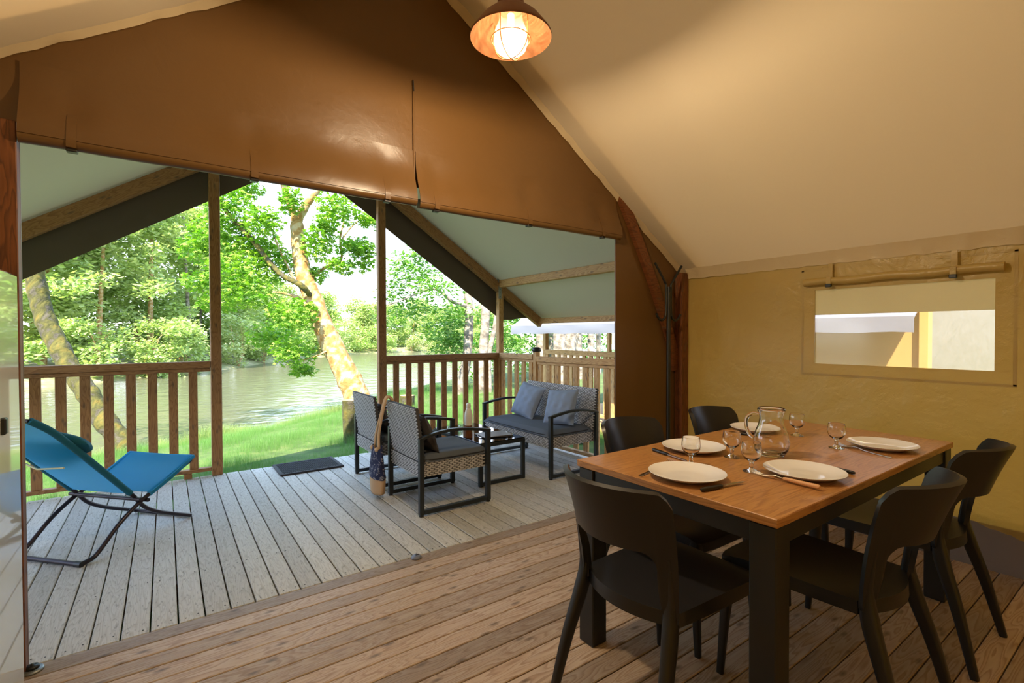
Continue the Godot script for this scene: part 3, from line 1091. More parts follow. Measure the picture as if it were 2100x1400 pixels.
# ---------------------------------------------------------------- coat rack and fridge
func build_coat_rack() -> void:
	var o := thing("coat_rack", "slim black metal coat rack standing in the corner of the tent", "coat rack", V(3.25, 0, -2.44))
	var m := MB.new()
	m.tube([V(0, 0.03, 0), V(0, 1.64, 0)], 0.017, 14)
	put("pole", m, M.black_metal, o)
	for s in [-1.0, 1.0]:
		m = MB.new()
		m.tube(curve([V(s * 0.150, 1.425, 0), V(s * 0.125, 1.393, 0), V(s * 0.085, 1.375, 0), V(s * 0.042, 1.40, 0), V(s * 0.030, 1.47, 0), V(s * 0.030, 1.64, 0), V(s * 0.045, 1.675, 0), V(s * 0.165, 1.815, 0)], 5), 0.0095, 10)
		put("hook", m, M.black_metal, o)
	for k in 3:
		m = MB.new()
		var b := Basis(Vector3.UP, TAU * k / 3.0 + 0.5)
		m.tube(curve([b * V(0, 0.12, 0), b * V(0.05, 0.07, 0), b * V(0.13, 0.012, 0)], 5), 0.01, 8)
		put("foot", m, M.black_metal, o)

func build_fridge() -> void:
	var o := thing("fridge", "tall glossy pale fridge at the left edge, mirroring the porch", "fridge", V(-0.66, 0, -2.0))
	var m := MB.new()
	m.box(V(0, 0.75, 0), V(0.52, 1.44, 0.56), 0.006)
	put("body", m, M.fridge_enamel, o)
	for dd in [[0.45, 0.83], [1.175, 0.585]]:
		m = MB.new()
		m.box(V(0, dd[0], 0.30), V(0.52, dd[1], 0.035), 0.008)
		put("door", m, M.fridge_enamel, o)
	for sx in [-1.0, 1.0]:
		for sz in [-1.0, 1.0]:
			m = MB.new()
			m.box(V(sx * 0.22, 0.016, sz * 0.22), V(0.05, 0.032, 0.05), 0.003)
			put("foot", m, M.black_plastic, o)
	m = MB.new()
	m.box(V(0.262, 1.0, -0.06), V(0.02, 0.05, 0.03), 0.004)
	put("catch", m, M.black_metal, o)

# ---------------------------------------------------------------- wicker lounge set
func weave(m: MB, a: Vector3, du: Vector3, dv: Vector3, nu: int, nv: int, nrm: Vector3) -> void:   # bumps of a basket weave over a panel
	for i in nu:
		for j in nv:
			if (i + j) % 2:
				continue
			var c := a + du * (i + 0.5) + dv * (j + 0.5)
			var P := []
			for p in 5:
				var fu := p / 2.0 - 2.0 * 0.5
				var row := []
				for q in 3:
					var fv := q - 1.0
					row.append(c + du * fu * 0.87 + dv * fv * 0.45 * (1.0 - 0.42 * fu * fu) + nrm * (0.0055 * (1.0 - fu * fu) * (1.0 - 0.25 * fv * fv) + 0.0005))
				P.append(row)
			m.grid(P, false, false, du.cross(dv).dot(nrm) < 0)

func wicker_panel(called: String, parent: Node, c: Vector3, w: float, h: float, b: Basis, th := 0.014) -> void:   # b: width, height, front
	var m := MB.new()
	m.box(c, V(w, h, th), 0.002, b)
	var core := put(called, m, M.rattan_back, parent)
	m = MB.new()
	var nu := int(w / 0.02)
	var nv := int(h / 0.0125)
	var du := b.x * (w / nu)
	var dv := b.y * (h / nv)
	for s in [-1.0, 1.0]:
		weave(m, c - b.x * w * 0.5 - b.y * h * 0.5 + b.z * (th * 0.5 * s), du, dv, nu, nv, b.z * s)
	var wv := put("weave", m, M.rattan, core)
	wv.set_meta("kind", "stuff")

func pillow(called: String, label: String, c: Vector3, w: float, h: float, th: float, b: Basis, mat: String, sd: int) -> void:
	var m := MB.new()
	for s in [-1.0, 1.0]:
		var P := []
		for i in 25:
			var u := i / 12.0 - 1.0
			var row := []
			for j in 25:
				var f := j / 12.0 - 1.0
				var full := pow(maxf(0.0, (1.0 - pow(absf(u), 2.6)) * (1.0 - pow(absf(f), 2.6))), 0.55)
				var pinch := 1.0 - 0.07 * (1.0 - u * u) * absf(f) - 0.0
				var pinch2 := 1.0 - 0.07 * (1.0 - f * f) * absf(u)
				var cr := 0.006 * sin(u * 9.0 + f * 5.0 + sd) * sin(f * 7.0 - u * 3.0 + sd * 2.0) + 0.0012 * sin((u - f) * 11.0 + sd)
				row.append(c + b * V(u * w * 0.5 * pinch2, f * h * 0.5 * pinch, s * (th * 0.5 * full + cr * full)))
			P.append(row)
		m.grid(P, false, false, s < 0)
	tag(put(called, m, M[mat]), label, "cushion", "loose cushions on the wicker seats")

func wicker_seat(called: String, label: String, category: String, at: Vector3, turn: float, w: float, group := "") -> Node3D:
	var o := thing(called, label, category, at, turn, group)
	var d := 0.275
	for s in [-1.0, 1.0]:
		var x: float = s * (w / 2 - 0.018)
		var m := MB.new()
		m.bar(V(x, 0.012, -d), V(x, 0.54, -d), 0.034, 0.034, Vector3.BACK, 0.003)
		m.bar(V(x, 0.012, d), V(x, 0.545, d), 0.034, 0.034, Vector3.BACK, 0.003)
		m.bar(V(x, 0.028, -d + 0.017), V(x, 0.028, d - 0.017), 0.034, 0.03, Vector3.UP, 0.003)
		var path := []
		var n := 14
		for i in n + 1:
			var f := float(i) / n
			path.append(V(x, 0.535 + 0.042 * sin(PI * pow(f, 0.85)) + 0.006 * f, lerpf(-d - 0.016, d + 0.017, f)))
		var ws := []
		var hs := []
		ws.resize(n + 1); ws.fill(0.036)
		hs.resize(n + 1); hs.fill(0.022)
		sweep(m, path, ws, hs, Vector3.RIGHT, 0.35)
		var fr := put("side_frame", m, M.furniture_metal, o)
		for z in [-d, d]:
			m = MB.new()
			m.lathe([Vector2(0.0, 0.0), Vector2(0.016, 0.0), Vector2(0.016, 0.013), Vector2(0.0, 0.013)], 12, V(x, 0, z))
			put("glide", m, M.black_plastic, fr)
		wicker_panel("side_panel", o, V(s * (w / 2 - 0.046), 0.318, 0.0), 2 * d - 0.04, 0.105, Basis(Vector3.BACK * -s, Vector3.UP, Vector3.RIGHT * s))
	wicker_panel("front_panel", o, V(0, 0.318, d - 0.005), w - 0.075, 0.105, Basis.IDENTITY)
	wicker_panel("rear_panel", o, V(0, 0.318, -d + 0.006), w - 0.075, 0.105, Basis.IDENTITY)
	var m := MB.new()
	m.box(V(0, 0.355, 0.0), V(w - 0.09, 0.02, 2 * d - 0.04), 0.003)
	put("seat_base", m, M.rattan_back, o)
	var lean := Basis(Vector3.RIGHT, -0.13)
	wicker_panel("backrest", o, V(0, 0.565, -d - 0.002), w - 0.05, 0.385, lean, 0.024)
	m = MB.new()     # the seat cushion with rolled edges
	var P := []
	var cw := w - 0.06
	for i in 21:
		var a := i / 20.0
		var row := []
		for j in 17:
			var f := j / 16.0
			var ex := minf(a, 1.0 - a) * 14.0
			var ez := minf(f, 1.0 - f) * 12.0
			var r := clampf(minf(ex, ez), 0.0, 1.0)
			row.append(V((a - 0.5) * cw, 0.367 + 0.046 * sqrt(clampf(1.0 - pow(1.0 - r, 2.0), 0.0, 1.0)) + 0.008 * sin(PI * a) * sin(PI * f), lerpf(-d + 0.03, d + 0.018, f)))
		P.append(row)
	P.reverse()
	m.shell(P, 0.012)
	var cu := put("seat_cushion", m, M.cushion_cloth, o)
	m = MB.new()
	var pp := []
	for i in 40:
		var a := TAU * i / 40.0
		pp.append(V(cw * 0.5 * signf(cos(a)) * pow(absf(cos(a)), 0.25), 0.382, 0.024 + (d - 0.006) * signf(sin(a)) * pow(absf(sin(a)), 0.25)))
	m.tube(pp, 0.004, 6, true)
	put("piping", m, M.rubber, cu)
	return o

func build_lounge() -> void:
	wicker_seat("wicker_armchair", "grey wicker armchair with the bag hung on its back, nearest the tent", "armchair", V(1.715, 0, -3.41), PI / 2, 0.60, "grey wicker armchairs on the porch")
	wicker_seat("wicker_armchair", "grey wicker armchair nearest the river, behind the other one", "armchair", V(1.69, 0, -4.17), PI / 2, 0.60, "grey wicker armchairs on the porch")
	wicker_seat("wicker_sofa", "two-seat grey wicker sofa with two blue-grey cushions by the side railing", "sofa", V(3.0, 0, -3.805), -PI / 2, 1.12)
	pillow("cushion", "blue-grey cushion leaning on the sofa back, on the side nearest the river", V(3.045, 0.585, -4.02), 0.40, 0.36, 0.13, Basis(Vector3.FORWARD, 0.0) * Basis(Vector3.UP, -PI / 2) * Basis(Vector3.RIGHT, -0.42) * Basis(Vector3.BACK, -0.12), "pillow_cloth", 1)
	pillow("cushion", "blue-grey cushion propped in the sofa corner nearest the tent", V(3.045, 0.58, -3.50), 0.37, 0.35, 0.12, Basis(Vector3.UP, -PI / 2 + 0.15) * Basis(Vector3.RIGHT, -0.38) * Basis(Vector3.BACK, 0.1), "pillow_cloth", 4)
	pillow("cushion", "dark cushion leaning in the armchair that carries the bag", V(1.545, 0.55, -3.36), 0.38, 0.30, 0.10, Basis(Vector3.UP, PI / 2) * Basis(Vector3.RIGHT, -0.40), "pillow_dark", 2)
	pillow("cushion", "dark cushion leaning in the armchair nearest the river", V(1.52, 0.55, -4.15), 0.38, 0.30, 0.10, Basis(Vector3.UP, PI / 2) * Basis(Vector3.RIGHT, -0.40), "pillow_dark", 3)
	# low table
	var t := thing("coffee_table", "low black-framed coffee table with a dark glass top between the wicker seats", "coffee table", V(2.345, 0, -3.87))
	var w := 0.47
	var d := 0.86
	for s in [-1.0, 1.0]:
		var m := MB.new()
		for x in [-1.0, 1.0]:
			m.bar(V(x * (w / 2 - 0.016), 0.0, s * (d / 2 - 0.016)), V(x * (w / 2 - 0.016), 0.355, s * (d / 2 - 0.016)), 0.032, 0.032, Vector3.BACK)
		m.bar(V(-w / 2 + 0.032, 0.02, s * (d / 2 - 0.016)), V(w / 2 - 0.032, 0.02, s * (d / 2 - 0.016)), 0.032, 0.03)
		m.bar(V(-w / 2 + 0.032, 0.34, s * (d / 2 - 0.016)), V(w / 2 - 0.032, 0.34, s * (d / 2 - 0.016)), 0.032, 0.03)
		put("leg_frame", m, M.furniture_metal, t)
	for x in [-1.0, 1.0]:
		var m := MB.new()
		m.bar(V(x * (w / 2 - 0.016), 0.34, -d / 2 + 0.032), V(x * (w / 2 - 0.016), 0.34, d / 2 - 0.032), 0.032, 0.03)
		put("rail", m, M.furniture_metal, t)
	var m := MB.new()
	m.box(V(0, 0.360, 0), V(w - 0.012, 0.008, d - 0.012), 0.002)
	put("glass_top", m, M.black_glass, t)
	# what lies on it
	var bo := thing("water_bottle", "white metal water bottle with a wooden-looking band on the low table", "bottle", V(2.16, 0.364, -3.71))
	m = MB.new()
	m.lathe([Vector2(0.0352, 0.11), Vector2(0.0352, 0.19), Vector2(0.033, 0.215), Vector2(0.022, 0.25), Vector2(0.019, 0.262), Vector2(0.0, 0.262)], 28)
	put("body", m, M.white_enamel, bo)
	m = MB.new()
	m.lathe([Vector2(0.0, 0.0), Vector2(0.034, 0.0), Vector2(0.0352, 0.004), Vector2(0.0352, 0.11)], 28)
	put("band", m, M.pine_brown, bo)
	m = MB.new()
	m.lathe([Vector2(0.0185, 0.262), Vector2(0.0205, 0.264), Vector2(0.0205, 0.292), Vector2(0.016, 0.302), Vector2(0.0, 0.303)], 24)
	put("cap", m, M.white_enamel, bo)
	for k in 2:
		m = MB.new()
		m.box(Vector3.ZERO, V(0.21, 0.006, 0.28), 0.001)
		var o := put("magazine", m, M.print_paper if k else M.black_glass)
		o.position = V(2.38 + k * 0.012, 0.3672 + k * 0.0062, -3.655 - k * 0.01)
		o.rotation.y = 1.2 + k * 0.25
		tag(o, ["dark magazine underneath the grey one on the low table", "grey printed magazine lying on top of the dark one on the low table"][k], "magazine")
	# the bag
	var bg := thing("beach_bag", "navy patterned bag with rope handles and a sandy base, hung on the armchair", "bag", V(1.335, 0.04, -3.705))
	var P := []
	for i in 21:
		var a := TAU * i / 21.0
		var row := []
		for j in 15:
			var f := j / 14.0
			var rx := lerpf(0.05, 0.026, f) * (1.0 + 0.10 * sin(a * 3.0 + f * 6.0))
			var rz := lerpf(0.125, 0.085, pow(f, 1.3)) * (1.0 + 0.06 * sin(a * 5.0 + f * 9.0))
			row.append(V(cos(a) * rx, 0.12 + 0.24 * f + 0.012 * sin(a * 2.0) * f, sin(a) * rz))
		P.append(row)
	m = MB.new()
	m.grid(P, true, false, false)
	put("body", m, M.navy_cloth, bg)
	P = []
	for i in 21:
		var a := TAU * i / 21.0
		var row := [V(0, 0.0, 0)]
		for j in 8:
			var f := j / 7.0
			var k := 1.0 - 0.14 * pow(1.0 - f, 2.0)
			row.append(V(cos(a) * 0.05 * k * (1.0 + 0.1 * sin(a * 3.0)), 0.001 + 0.123 * f, sin(a) * 0.118 * k * (1.0 + 0.05 * sin(a * 4.0 + f * 3.0))))
		P.append(row)
	m = MB.new()
	m.grid(P, true, false, false)
	put("base", m, M.jute, bg)
	for s in [-1.0, 1.0]:
		m = MB.new()
		var pth := curve([V(0.0, 0.34, s * 0.045), V(0.0, 0.45, s * 0.03 + 0.01), V(0.02, 0.62, 0.055 + s * 0.012), V(0.05, 0.735, 0.065 + s * 0.01), V(0.085, 0.738, 0.065 + s * 0.01), V(0.11, 0.69, 0.06 + s * 0.012)], 8)
		m.tube(pth, 0.011, 8)
		var kn := MB.new()
		put("rope_handle", m, M.rope, bg)
		kn.lathe([Vector2(0.0, -0.02), Vector2(0.016, -0.012), Vector2(0.02, 0.0), Vector2(0.016, 0.012), Vector2(0.0, 0.02)], 12, V(-0.02, 0.345, s * 0.05))
		put("knot", kn, M.rope, bg)

# ---------------------------------------------------------------- the blue lounger
func build_lounger() -> void:
	var o := thing("folding_lounger", "blue canvas folding lounger facing the railing beside the door post", "lounger", V(-0.388, 0, -3.547), atan2(0.737, -0.676))
	var W := 0.51
	var seat := [V(0, 0.014, -0.01), V(0, 0.02, 0.055), V(0, 0.052, 0.10), V(0, 0.149, 0.2), V(0, 0.223, 0.305), V(0, 0.278, 0.41), V(0, 0.345, 0.56), V(0, 0.406, 0.705)]
	var back := [V(0, 0.835, -0.215), V(0, 0.765, -0.12), V(0, 0.655, -0.015), V(0, 0.46, 0.16), V(0, 0.29, 0.312), V(0, 0.194, 0.388), V(0, 0.13, 0.48), V(0, 0.079, 0.585), V(0, 0.016, 0.725)]
	var tr := 0.0125
	for s in [0.0, W]:
		var m := MB.new()
		var p := curve(seat, 5)
		for i in p.size(): p[i].x = s
		m.tube(p, tr, 10)
		put("seat_tube", m, M.dark_tube, o)
		m = MB.new()
		p = curve(back, 5)
		for i in p.size(): p[i].x = s + (0.028 if s == 0.0 else -0.028)
		m.tube(p, tr, 10)
		put("back_tube", m, M.dark_tube, o)
	for b in [["foot_bar", V(0, 0.014, -0.01), V(W, 0.014, -0.01)], ["foot_bar", V(0.028, 0.016, 0.725), V(W - 0.028, 0.016, 0.725)], ["front_bar", V(0, 0.406, 0.705), V(W, 0.406, 0.705)], ["top_bar", V(0.028, 0.835, -0.215), V(W - 0.028, 0.835, -0.215)], ["cross_bar", V(-0.02, 0.262, 0.325), V(W + 0.02, 0.262, 0.325)], ["cross_bar", V(-0.02, 0.243, 0.375), V(W + 0.02, 0.243, 0.375)]]:
		var m := MB.new()
		m.tube([b[1], b[2]], tr * (1.05 if b[0] == "foot_bar" else 0.95), 10)
		put(b[0], m, M.dark_tube, o)
	for c in [V(0.0, 0.014, -0.01), V(W - 0.018, 0.014, -0.01)]:
		var j := MB.new()
		j.tube([c + V(-0.012, 0, 0), c + V(0.03, 0, 0)], 0.0165, 10)
		put("sleeve_joint", j, M.black_plastic, o)
	# seat cloth, round the front bar and sagging a little
	var P := []
	var sp := curve([V(0, 0.272, 0.395), V(0, 0.345, 0.56), V(0, 0.421, 0.70), V(0, 0.424, 0.718)], 6)
	for q in sp:
		var row := []
		for i in 15:
			var f := i / 14.0
			var sag := 0.028 * sin(PI * f) * sin(PI * clampf((q.z - 0.38) / 0.36, 0.0, 1.0))
			row.append(V(lerpf(-0.016, W + 0.016, f), q.y + 0.013 - sag, q.z))
		P.append(row)
	var m := MB.new()
	m.shell(P, -0.003)
	var cl := put("seat_cloth", m, M.lounger_cloth, o)
	for s in [-0.002, W + 0.002]:
		m = MB.new()
		var p := []
		for q in sp: p.append(V(s, q.y, q.z))
		m.tube(p, 0.0165, 10)
		put("seam_sleeve", m, M.lounger_cloth, cl)
	P = []
	var bp := curve([V(0, 0.838, -0.217), V(0, 0.765, -0.12), V(0, 0.655, -0.015), V(0, 0.46, 0.16), V(0, 0.305, 0.298)], 6)
	for q in bp:
		var row := []
		var f2: float = clampf((q.y - 0.3) / 0.54, 0.0, 1.0)
		for i in 17:
			var f := i / 16.0
			var sag := 0.05 * sin(PI * f) * sin(PI * f2)
			row.append(V(lerpf(0.012, W - 0.012, f), q.y - sag * 0.7, q.z - sag * 0.7))
		P.append(row)
	m = MB.new()
	m.shell(P, 0.003)
	cl = put("back_cloth", m, M.lounger_cloth, o)
	for s in [0.026, W - 0.026]:
		m = MB.new()
		var p := []
		for q in bp: p.append(V(s, q.y, q.z))
		m.tube(p, 0.0175, 10)
		put("seam_sleeve", m, M.lounger_pillow, cl)
	# head pillow in front of the cloth, its wrap showing dark behind
	m = MB.new()
	P = []
	for i in 19:
		var f := i / 18.0
		var row := []
		for k in 16:
			var a := TAU * k / 16.0
			var full := pow(sin(PI * f), 0.35) if i > 0 and i < 18 else 0.0
			var c := V(lerpf(-0.01, W + 0.01, f), 0.652, 0.028)
			row.append(c + V(0, 0.69, -0.72) * cos(a) * 0.105 * full + V(0, 0.72, 0.69) * (sin(a) * 0.05 * full + 0.012))
		P.append(row)
	m.grid(P, false, true, true)
	put("head_pillow", m, M.lounger_pillow, o)
	m = MB.new()
	m.tube([V(0.12, 0.535, 0.002), V(0.30, 0.52, -0.006), V(W - 0.02, 0.548, 0.03)], 0.005, 6)
	put("elastic_cord", m, M.elastic, o)

# ---------------------------------------------------------------- small things on the floor
func build_small() -> void:
	var d := thing("doormat", "black rubber lattice doormat at the river edge of the porch", "doormat", V(1.105, 0, -4.955))
	var w := 0.56
	var h := 0.42
	var m := MB.new()
	for s in [-1.0, 1.0]:
		m.box(V(0, 0.009, s * (h / 2 - 0.014)), V(w, 0.018, 0.028), 0.005)
		m.box(V(s * (w / 2 - 0.014), 0.009, 0), V(0.028, 0.018, h - 0.056), 0.005)
	put("border", m, M.rubber, d)
	m = MB.new()
	var rect := PackedVector2Array([Vector2(-w / 2 + 0.02, -h / 2 + 0.02), Vector2(w / 2 - 0.02, -h / 2 + 0.02), Vector2(w / 2 - 0.02, h / 2 - 0.02), Vector2(-w / 2 + 0.02, h / 2 - 0.02)])
	for k in range(-22, 23):
		for s in [-1.0, 1.0]:
			var c := k * 0.03
			for seg in Geometry2D.intersect_polyline_with_polygon(PackedVector2Array([Vector2(c - 0.4, -0.4 * s), Vector2(c + 0.4, 0.4 * s)]), rect):
				m.bar(V(seg[0].x, 0.008, seg[0].y), V(seg[1].x, 0.008, seg[1].y), 0.006, 0.014, Vector3.UP, 0.0)
	put("lattice", m, M.rubber, d).set_meta("kind", "stuff")
	var st := thing("door_stop", "round grey plastic door stop on the threshold boards", "door stop", V(1.149, 0, -2.565))
	m = MB.new()
	m.lathe([Vector2(0.0, 0.0), Vector2(0.030, 0.0), Vector2(0.031, 0.006), Vector2(0.024, 0.014), Vector2(0.010, 0.018), Vector2(0.0, 0.018)], 20)
	put("disc", m, M.grey_plastic, st)
	m = MB.new()
	m.box(V(0.006, 0.017, 0.0), V(0.022, 0.008, 0.006), 0.001)
	put("slot", m, M.black_plastic, st)
	var pf := thing("post_foot", "steel foot plate bolted at the bottom of the door post", "bracket", V(-0.425, 0, -2.545))
	m = MB.new()
	m.lathe([Vector2(0.0, 0.0), Vector2(0.034, 0.0), Vector2(0.034, 0.006), Vector2(0.028, 0.012), Vector2(0.0, 0.012)], 20)
	put("plate", m, M.galvanised, pf)
	m = MB.new()
	m.lathe([Vector2(0.0, 0.012), Vector2(0.022, 0.012), Vector2(0.018, 0.022), Vector2(0.007, 0.022), Vector2(0.006, 0.027), Vector2(0.0, 0.027)], 16)
	put("bolt", m, M.black_metal, pf)
	for k in 2:
		var lg := thing("log_stump", ["mossy log stump standing behind the river-side armchair", "short cut log standing on the grass behind the right railing"][k], "log", [V(2.22, -0.36, -7.3), V(4.42, -0.46, -10.3)][k])
		m = MB.new()
		var r: float = [0.105, 0.16][k]
		var hh: float = [0.66, 0.36][k]
		var P := []
		for i in 6:
			var row := []
			for q in 16:
				var a := -TAU * q / 16.0
				row.append(V(cos(a), 0, sin(a)) * r * (1.0 + 0.06 * sin(a * 3.0 + i) + 0.04 * sin(a * 5.0)) + V(0, hh * i / 5.0, 0))
			P.append(row)
		m.grid(P, false, true, true)
		put("bark", m, M.bark_moss, lg)
		m = MB.new()
		m.face(P[5].map(func(p): return p + V(0, 0.001, 0)))
		put("cut_face", m, M.pine, lg)
	var bo := MB.new()
	var P := []
	for i in 9:
		var f := PI * i / 8.0
		var row := []
		for q in 14:
			var a := -TAU * q / 14.0
			row.append(V(cos(a) * sin(f) * 0.30, -cos(f) * 0.36, sin(a) * sin(f) * 0.26) * (1.0 + 0.07 * sin(a * 2.0 + i)))
		P.append(row)
	bo.grid(P, false, true, true)
	var b := put("boulder", bo, M.bark_grey)
	b.position = V(-2.05, 0.02, -6.6)
	tag(b, "grey-brown boulder on the bank beyond the lounger head", "boulder")

# ---------------------------------------------------------------- the neighbouring tent
func build_neighbour() -> void:
	var o := thing("safari_tent", "neighbouring pale safari tent with its roof greyed for tree shade beyond the side railing", "tent", V(4.78, 0, 0))
	var z0 := -6.75
	var z1 := -1.30
	var m := MB.new()
	m.shell([[V(0, 1.40, z1), V(0, 1.40, z0)], [V(3.0, 3.35, z1), V(3.0, 3.35, z0)]], 0.01)
	put("roof_panel", m, M.neighbour_roof, o)
	m = MB.new()
	m.shell([[V(3.0, 3.35, z1), V(3.0, 3.35, z0)], [V(6.0, 1.40, z1), V(6.0, 1.40, z0)]], 0.01)
	put("roof_panel", m, M.neighbour_roof, o)
	m = MB.new()
	var P := []
	for i in 41:
		var z := lerpf(z1, z0, i / 40.0)
		P.append([V(0.0, 1.275 + 0.006 * sin(i * 1.4), z), V(-0.004 + 0.006 * sin(i * 0.9), 1.34, z), V(0.0, 1.405, z)])
	m.shell(P, 0.006)
	put("eave_hem", m, M.neighbour_roof, o)
	m = MB.new()
	m.box(V(0.72, 0.75, -2.85), V(0.02, 2.4, 2.9), 0.0)
	put("side_wall", m, M.neighbour_wall, o)
	m = MB.new()
	m.slab(PackedVector2Array([Vector2(0.72, -0.4), Vector2(5.2, -0.4), Vector2(5.2, 1.86), Vector2(3.0, 3.3), Vector2(0.72, 1.86)]), 0.02, Transform3D(Basis.IDENTITY, V(0, 0, -1.42)))
	put("end_wall", m, M.neighbour_end, o)
	m = MB.new()
	m.box(V(0.70, 0.7, -1.41), V(0.10, 2.3, 0.07), 0.004)
	put("corner_strip", m, M.neighbour_wall, o)
	m = MB.new()
	m.slab(PackedVector2Array([Vector2(0.72, -0.4), Vector2(5.2, -0.4), Vector2(5.2, 1.86), Vector2(3.0, 3.3), Vector2(0.72, 1.86)]), 0.02, Transform3D(Basis.IDENTITY, V(0, 0, -4.3)))
	put("front_wall", m, M.neighbour_wall, o)
	for p in [V(0.62, 0, -4.4), V(0.62, 0, -6.6), V(2.2, 0, -6.6), V(3.8, 0, -6.6)]:
		m = MB.new()
		m.bar(p + V(0, -0.3, 0), p + V(0, 1.75 if p.x < 1 else 2.6, 0), 0.07, 0.07, V(0, 0, 1))
		put("post", m, M.pine, o)
	m = MB.new()
	for i in 30:
		m.box(V(0.6 + i * 0.145 + 0.07, -0.08, -5.5), V(0.137, 0.03, 2.3), 0.0)
	m.box(V(0.58, -0.17, -5.5), V(0.04, 0.2, 2.3), 0.0)
	put("deck", m, M.pine, o)
	var r := thing("deck_railing", "sunlit timber railing of the neighbouring tent's deck", "railing", V(5.34, 0, 0))
	m = MB.new()
	m.bar(V(0, 0.965, -6.55), V(0, 0.965, -4.45), 0.06, 0.075)
	put("top_rail", m, M.pine, r)
	m = MB.new()
	m.bar(V(0, 0.03, -6.55), V(0, 0.03, -4.45), 0.05, 0.05)
	put("bottom_rail", m, M.pine, r)
	for i in 14:
		m = MB.new()
		m.off = Vector2(i * 0.7, i * 0.3)
		m.box(V(0, 0.49, -6.48 + i * 0.15), V(0.028, 0.87, 0.066), 0.003)
		put("baluster", m, M.pine, r)
	var hd := thing("gravel_heap", "dark patch of stones under the neighbouring deck edge", "stones", V(4.9, -0.27, -3.6))
	for i in 14:
		m = MB.new()
		var s := rng.randf_range(0.05, 0.11)
		var c := V(rng.randf_range(-0.4, 0.4), s * 0.5, rng.randf_range(-1.6, 1.6))
		P = []
		for a in 7:
			var f := PI * a / 6.0
			var row := []
			for q in 9:
				var an := -TAU * q / 9.0
				row.append(c + V(cos(an) * sin(f), -cos(f) * 0.6, sin(an) * sin(f)) * s * (1.0 + 0.15 * sin(an * 2.0 + a + i)))
			P.append(row)
		m.grid(P, false, true, true)
		put("stone", m, M.rubber, hd)

# ---------------------------------------------------------------- land and river
const NEAR := [[-60, -2], [-25, -7], [-8, -10.0], [-1.9, -11.5], [-0.1, -12.4], [1.0, -12.7], [2.2, -13.4], [3.3, -14.3], [4.4, -15.3], [5.9, -17.1], [8.2, -19.3], [10.7, -21.3], [14.7, -24.2], [30, -36], [80, -60], [200, -90]]
const FAR := [[-120, -8], [-60, -14], [-25, -20], [-7, -28.8], [-5.1, -31], [-2.9, -33], [-0.9, -35], [1.5, -37.5], [3.7, -40.3], [7.9, -48.6], [18, -61], [25.4, -64], [31.3, -65], [42.8, -67.2], [90, -82], [220, -120]]

func line_at(tab: Array, x: float) -> float:
	for i in tab.size() - 1:
		if x <= tab[i + 1][0]:
			return lerpf(tab[i][1], tab[i + 1][1], clampf((x - tab[i][0]) / (tab[i + 1][0] - tab[i][0]), 0.0, 1.0))
	return tab[-1][1]

func ground_y(x: float, z: float) -> float:
	var d := (z - line_at(NEAR, x)) * 0.8
	if d < 0: return -1.2 + d * 0.35
	return -1.2 + 0.98 * (1.0 - exp(-d / 2.2)) + 0.02 * sin(x * 1.7) * sin(z * 1.3)

func far_y(x: float, z: float) -> float:
	var d := (line_at(FAR, x) - z) * 0.7
	if d < 0: return -1.2 + d * 0.4
	return -1.2 + 0.7 * (1.0 - exp(-d / 2.5)) + 0.02 * d

func spread(a: Array) -> Array:   # [from, to, step] runs joined
	var out := []
	for r in a:
		var x: float = r[0]
		while (r[2] > 0 and x < r[1] - 1e-4):
			out.append(x)
			x += r[2]
	out.append(a[-1][1])
	return out

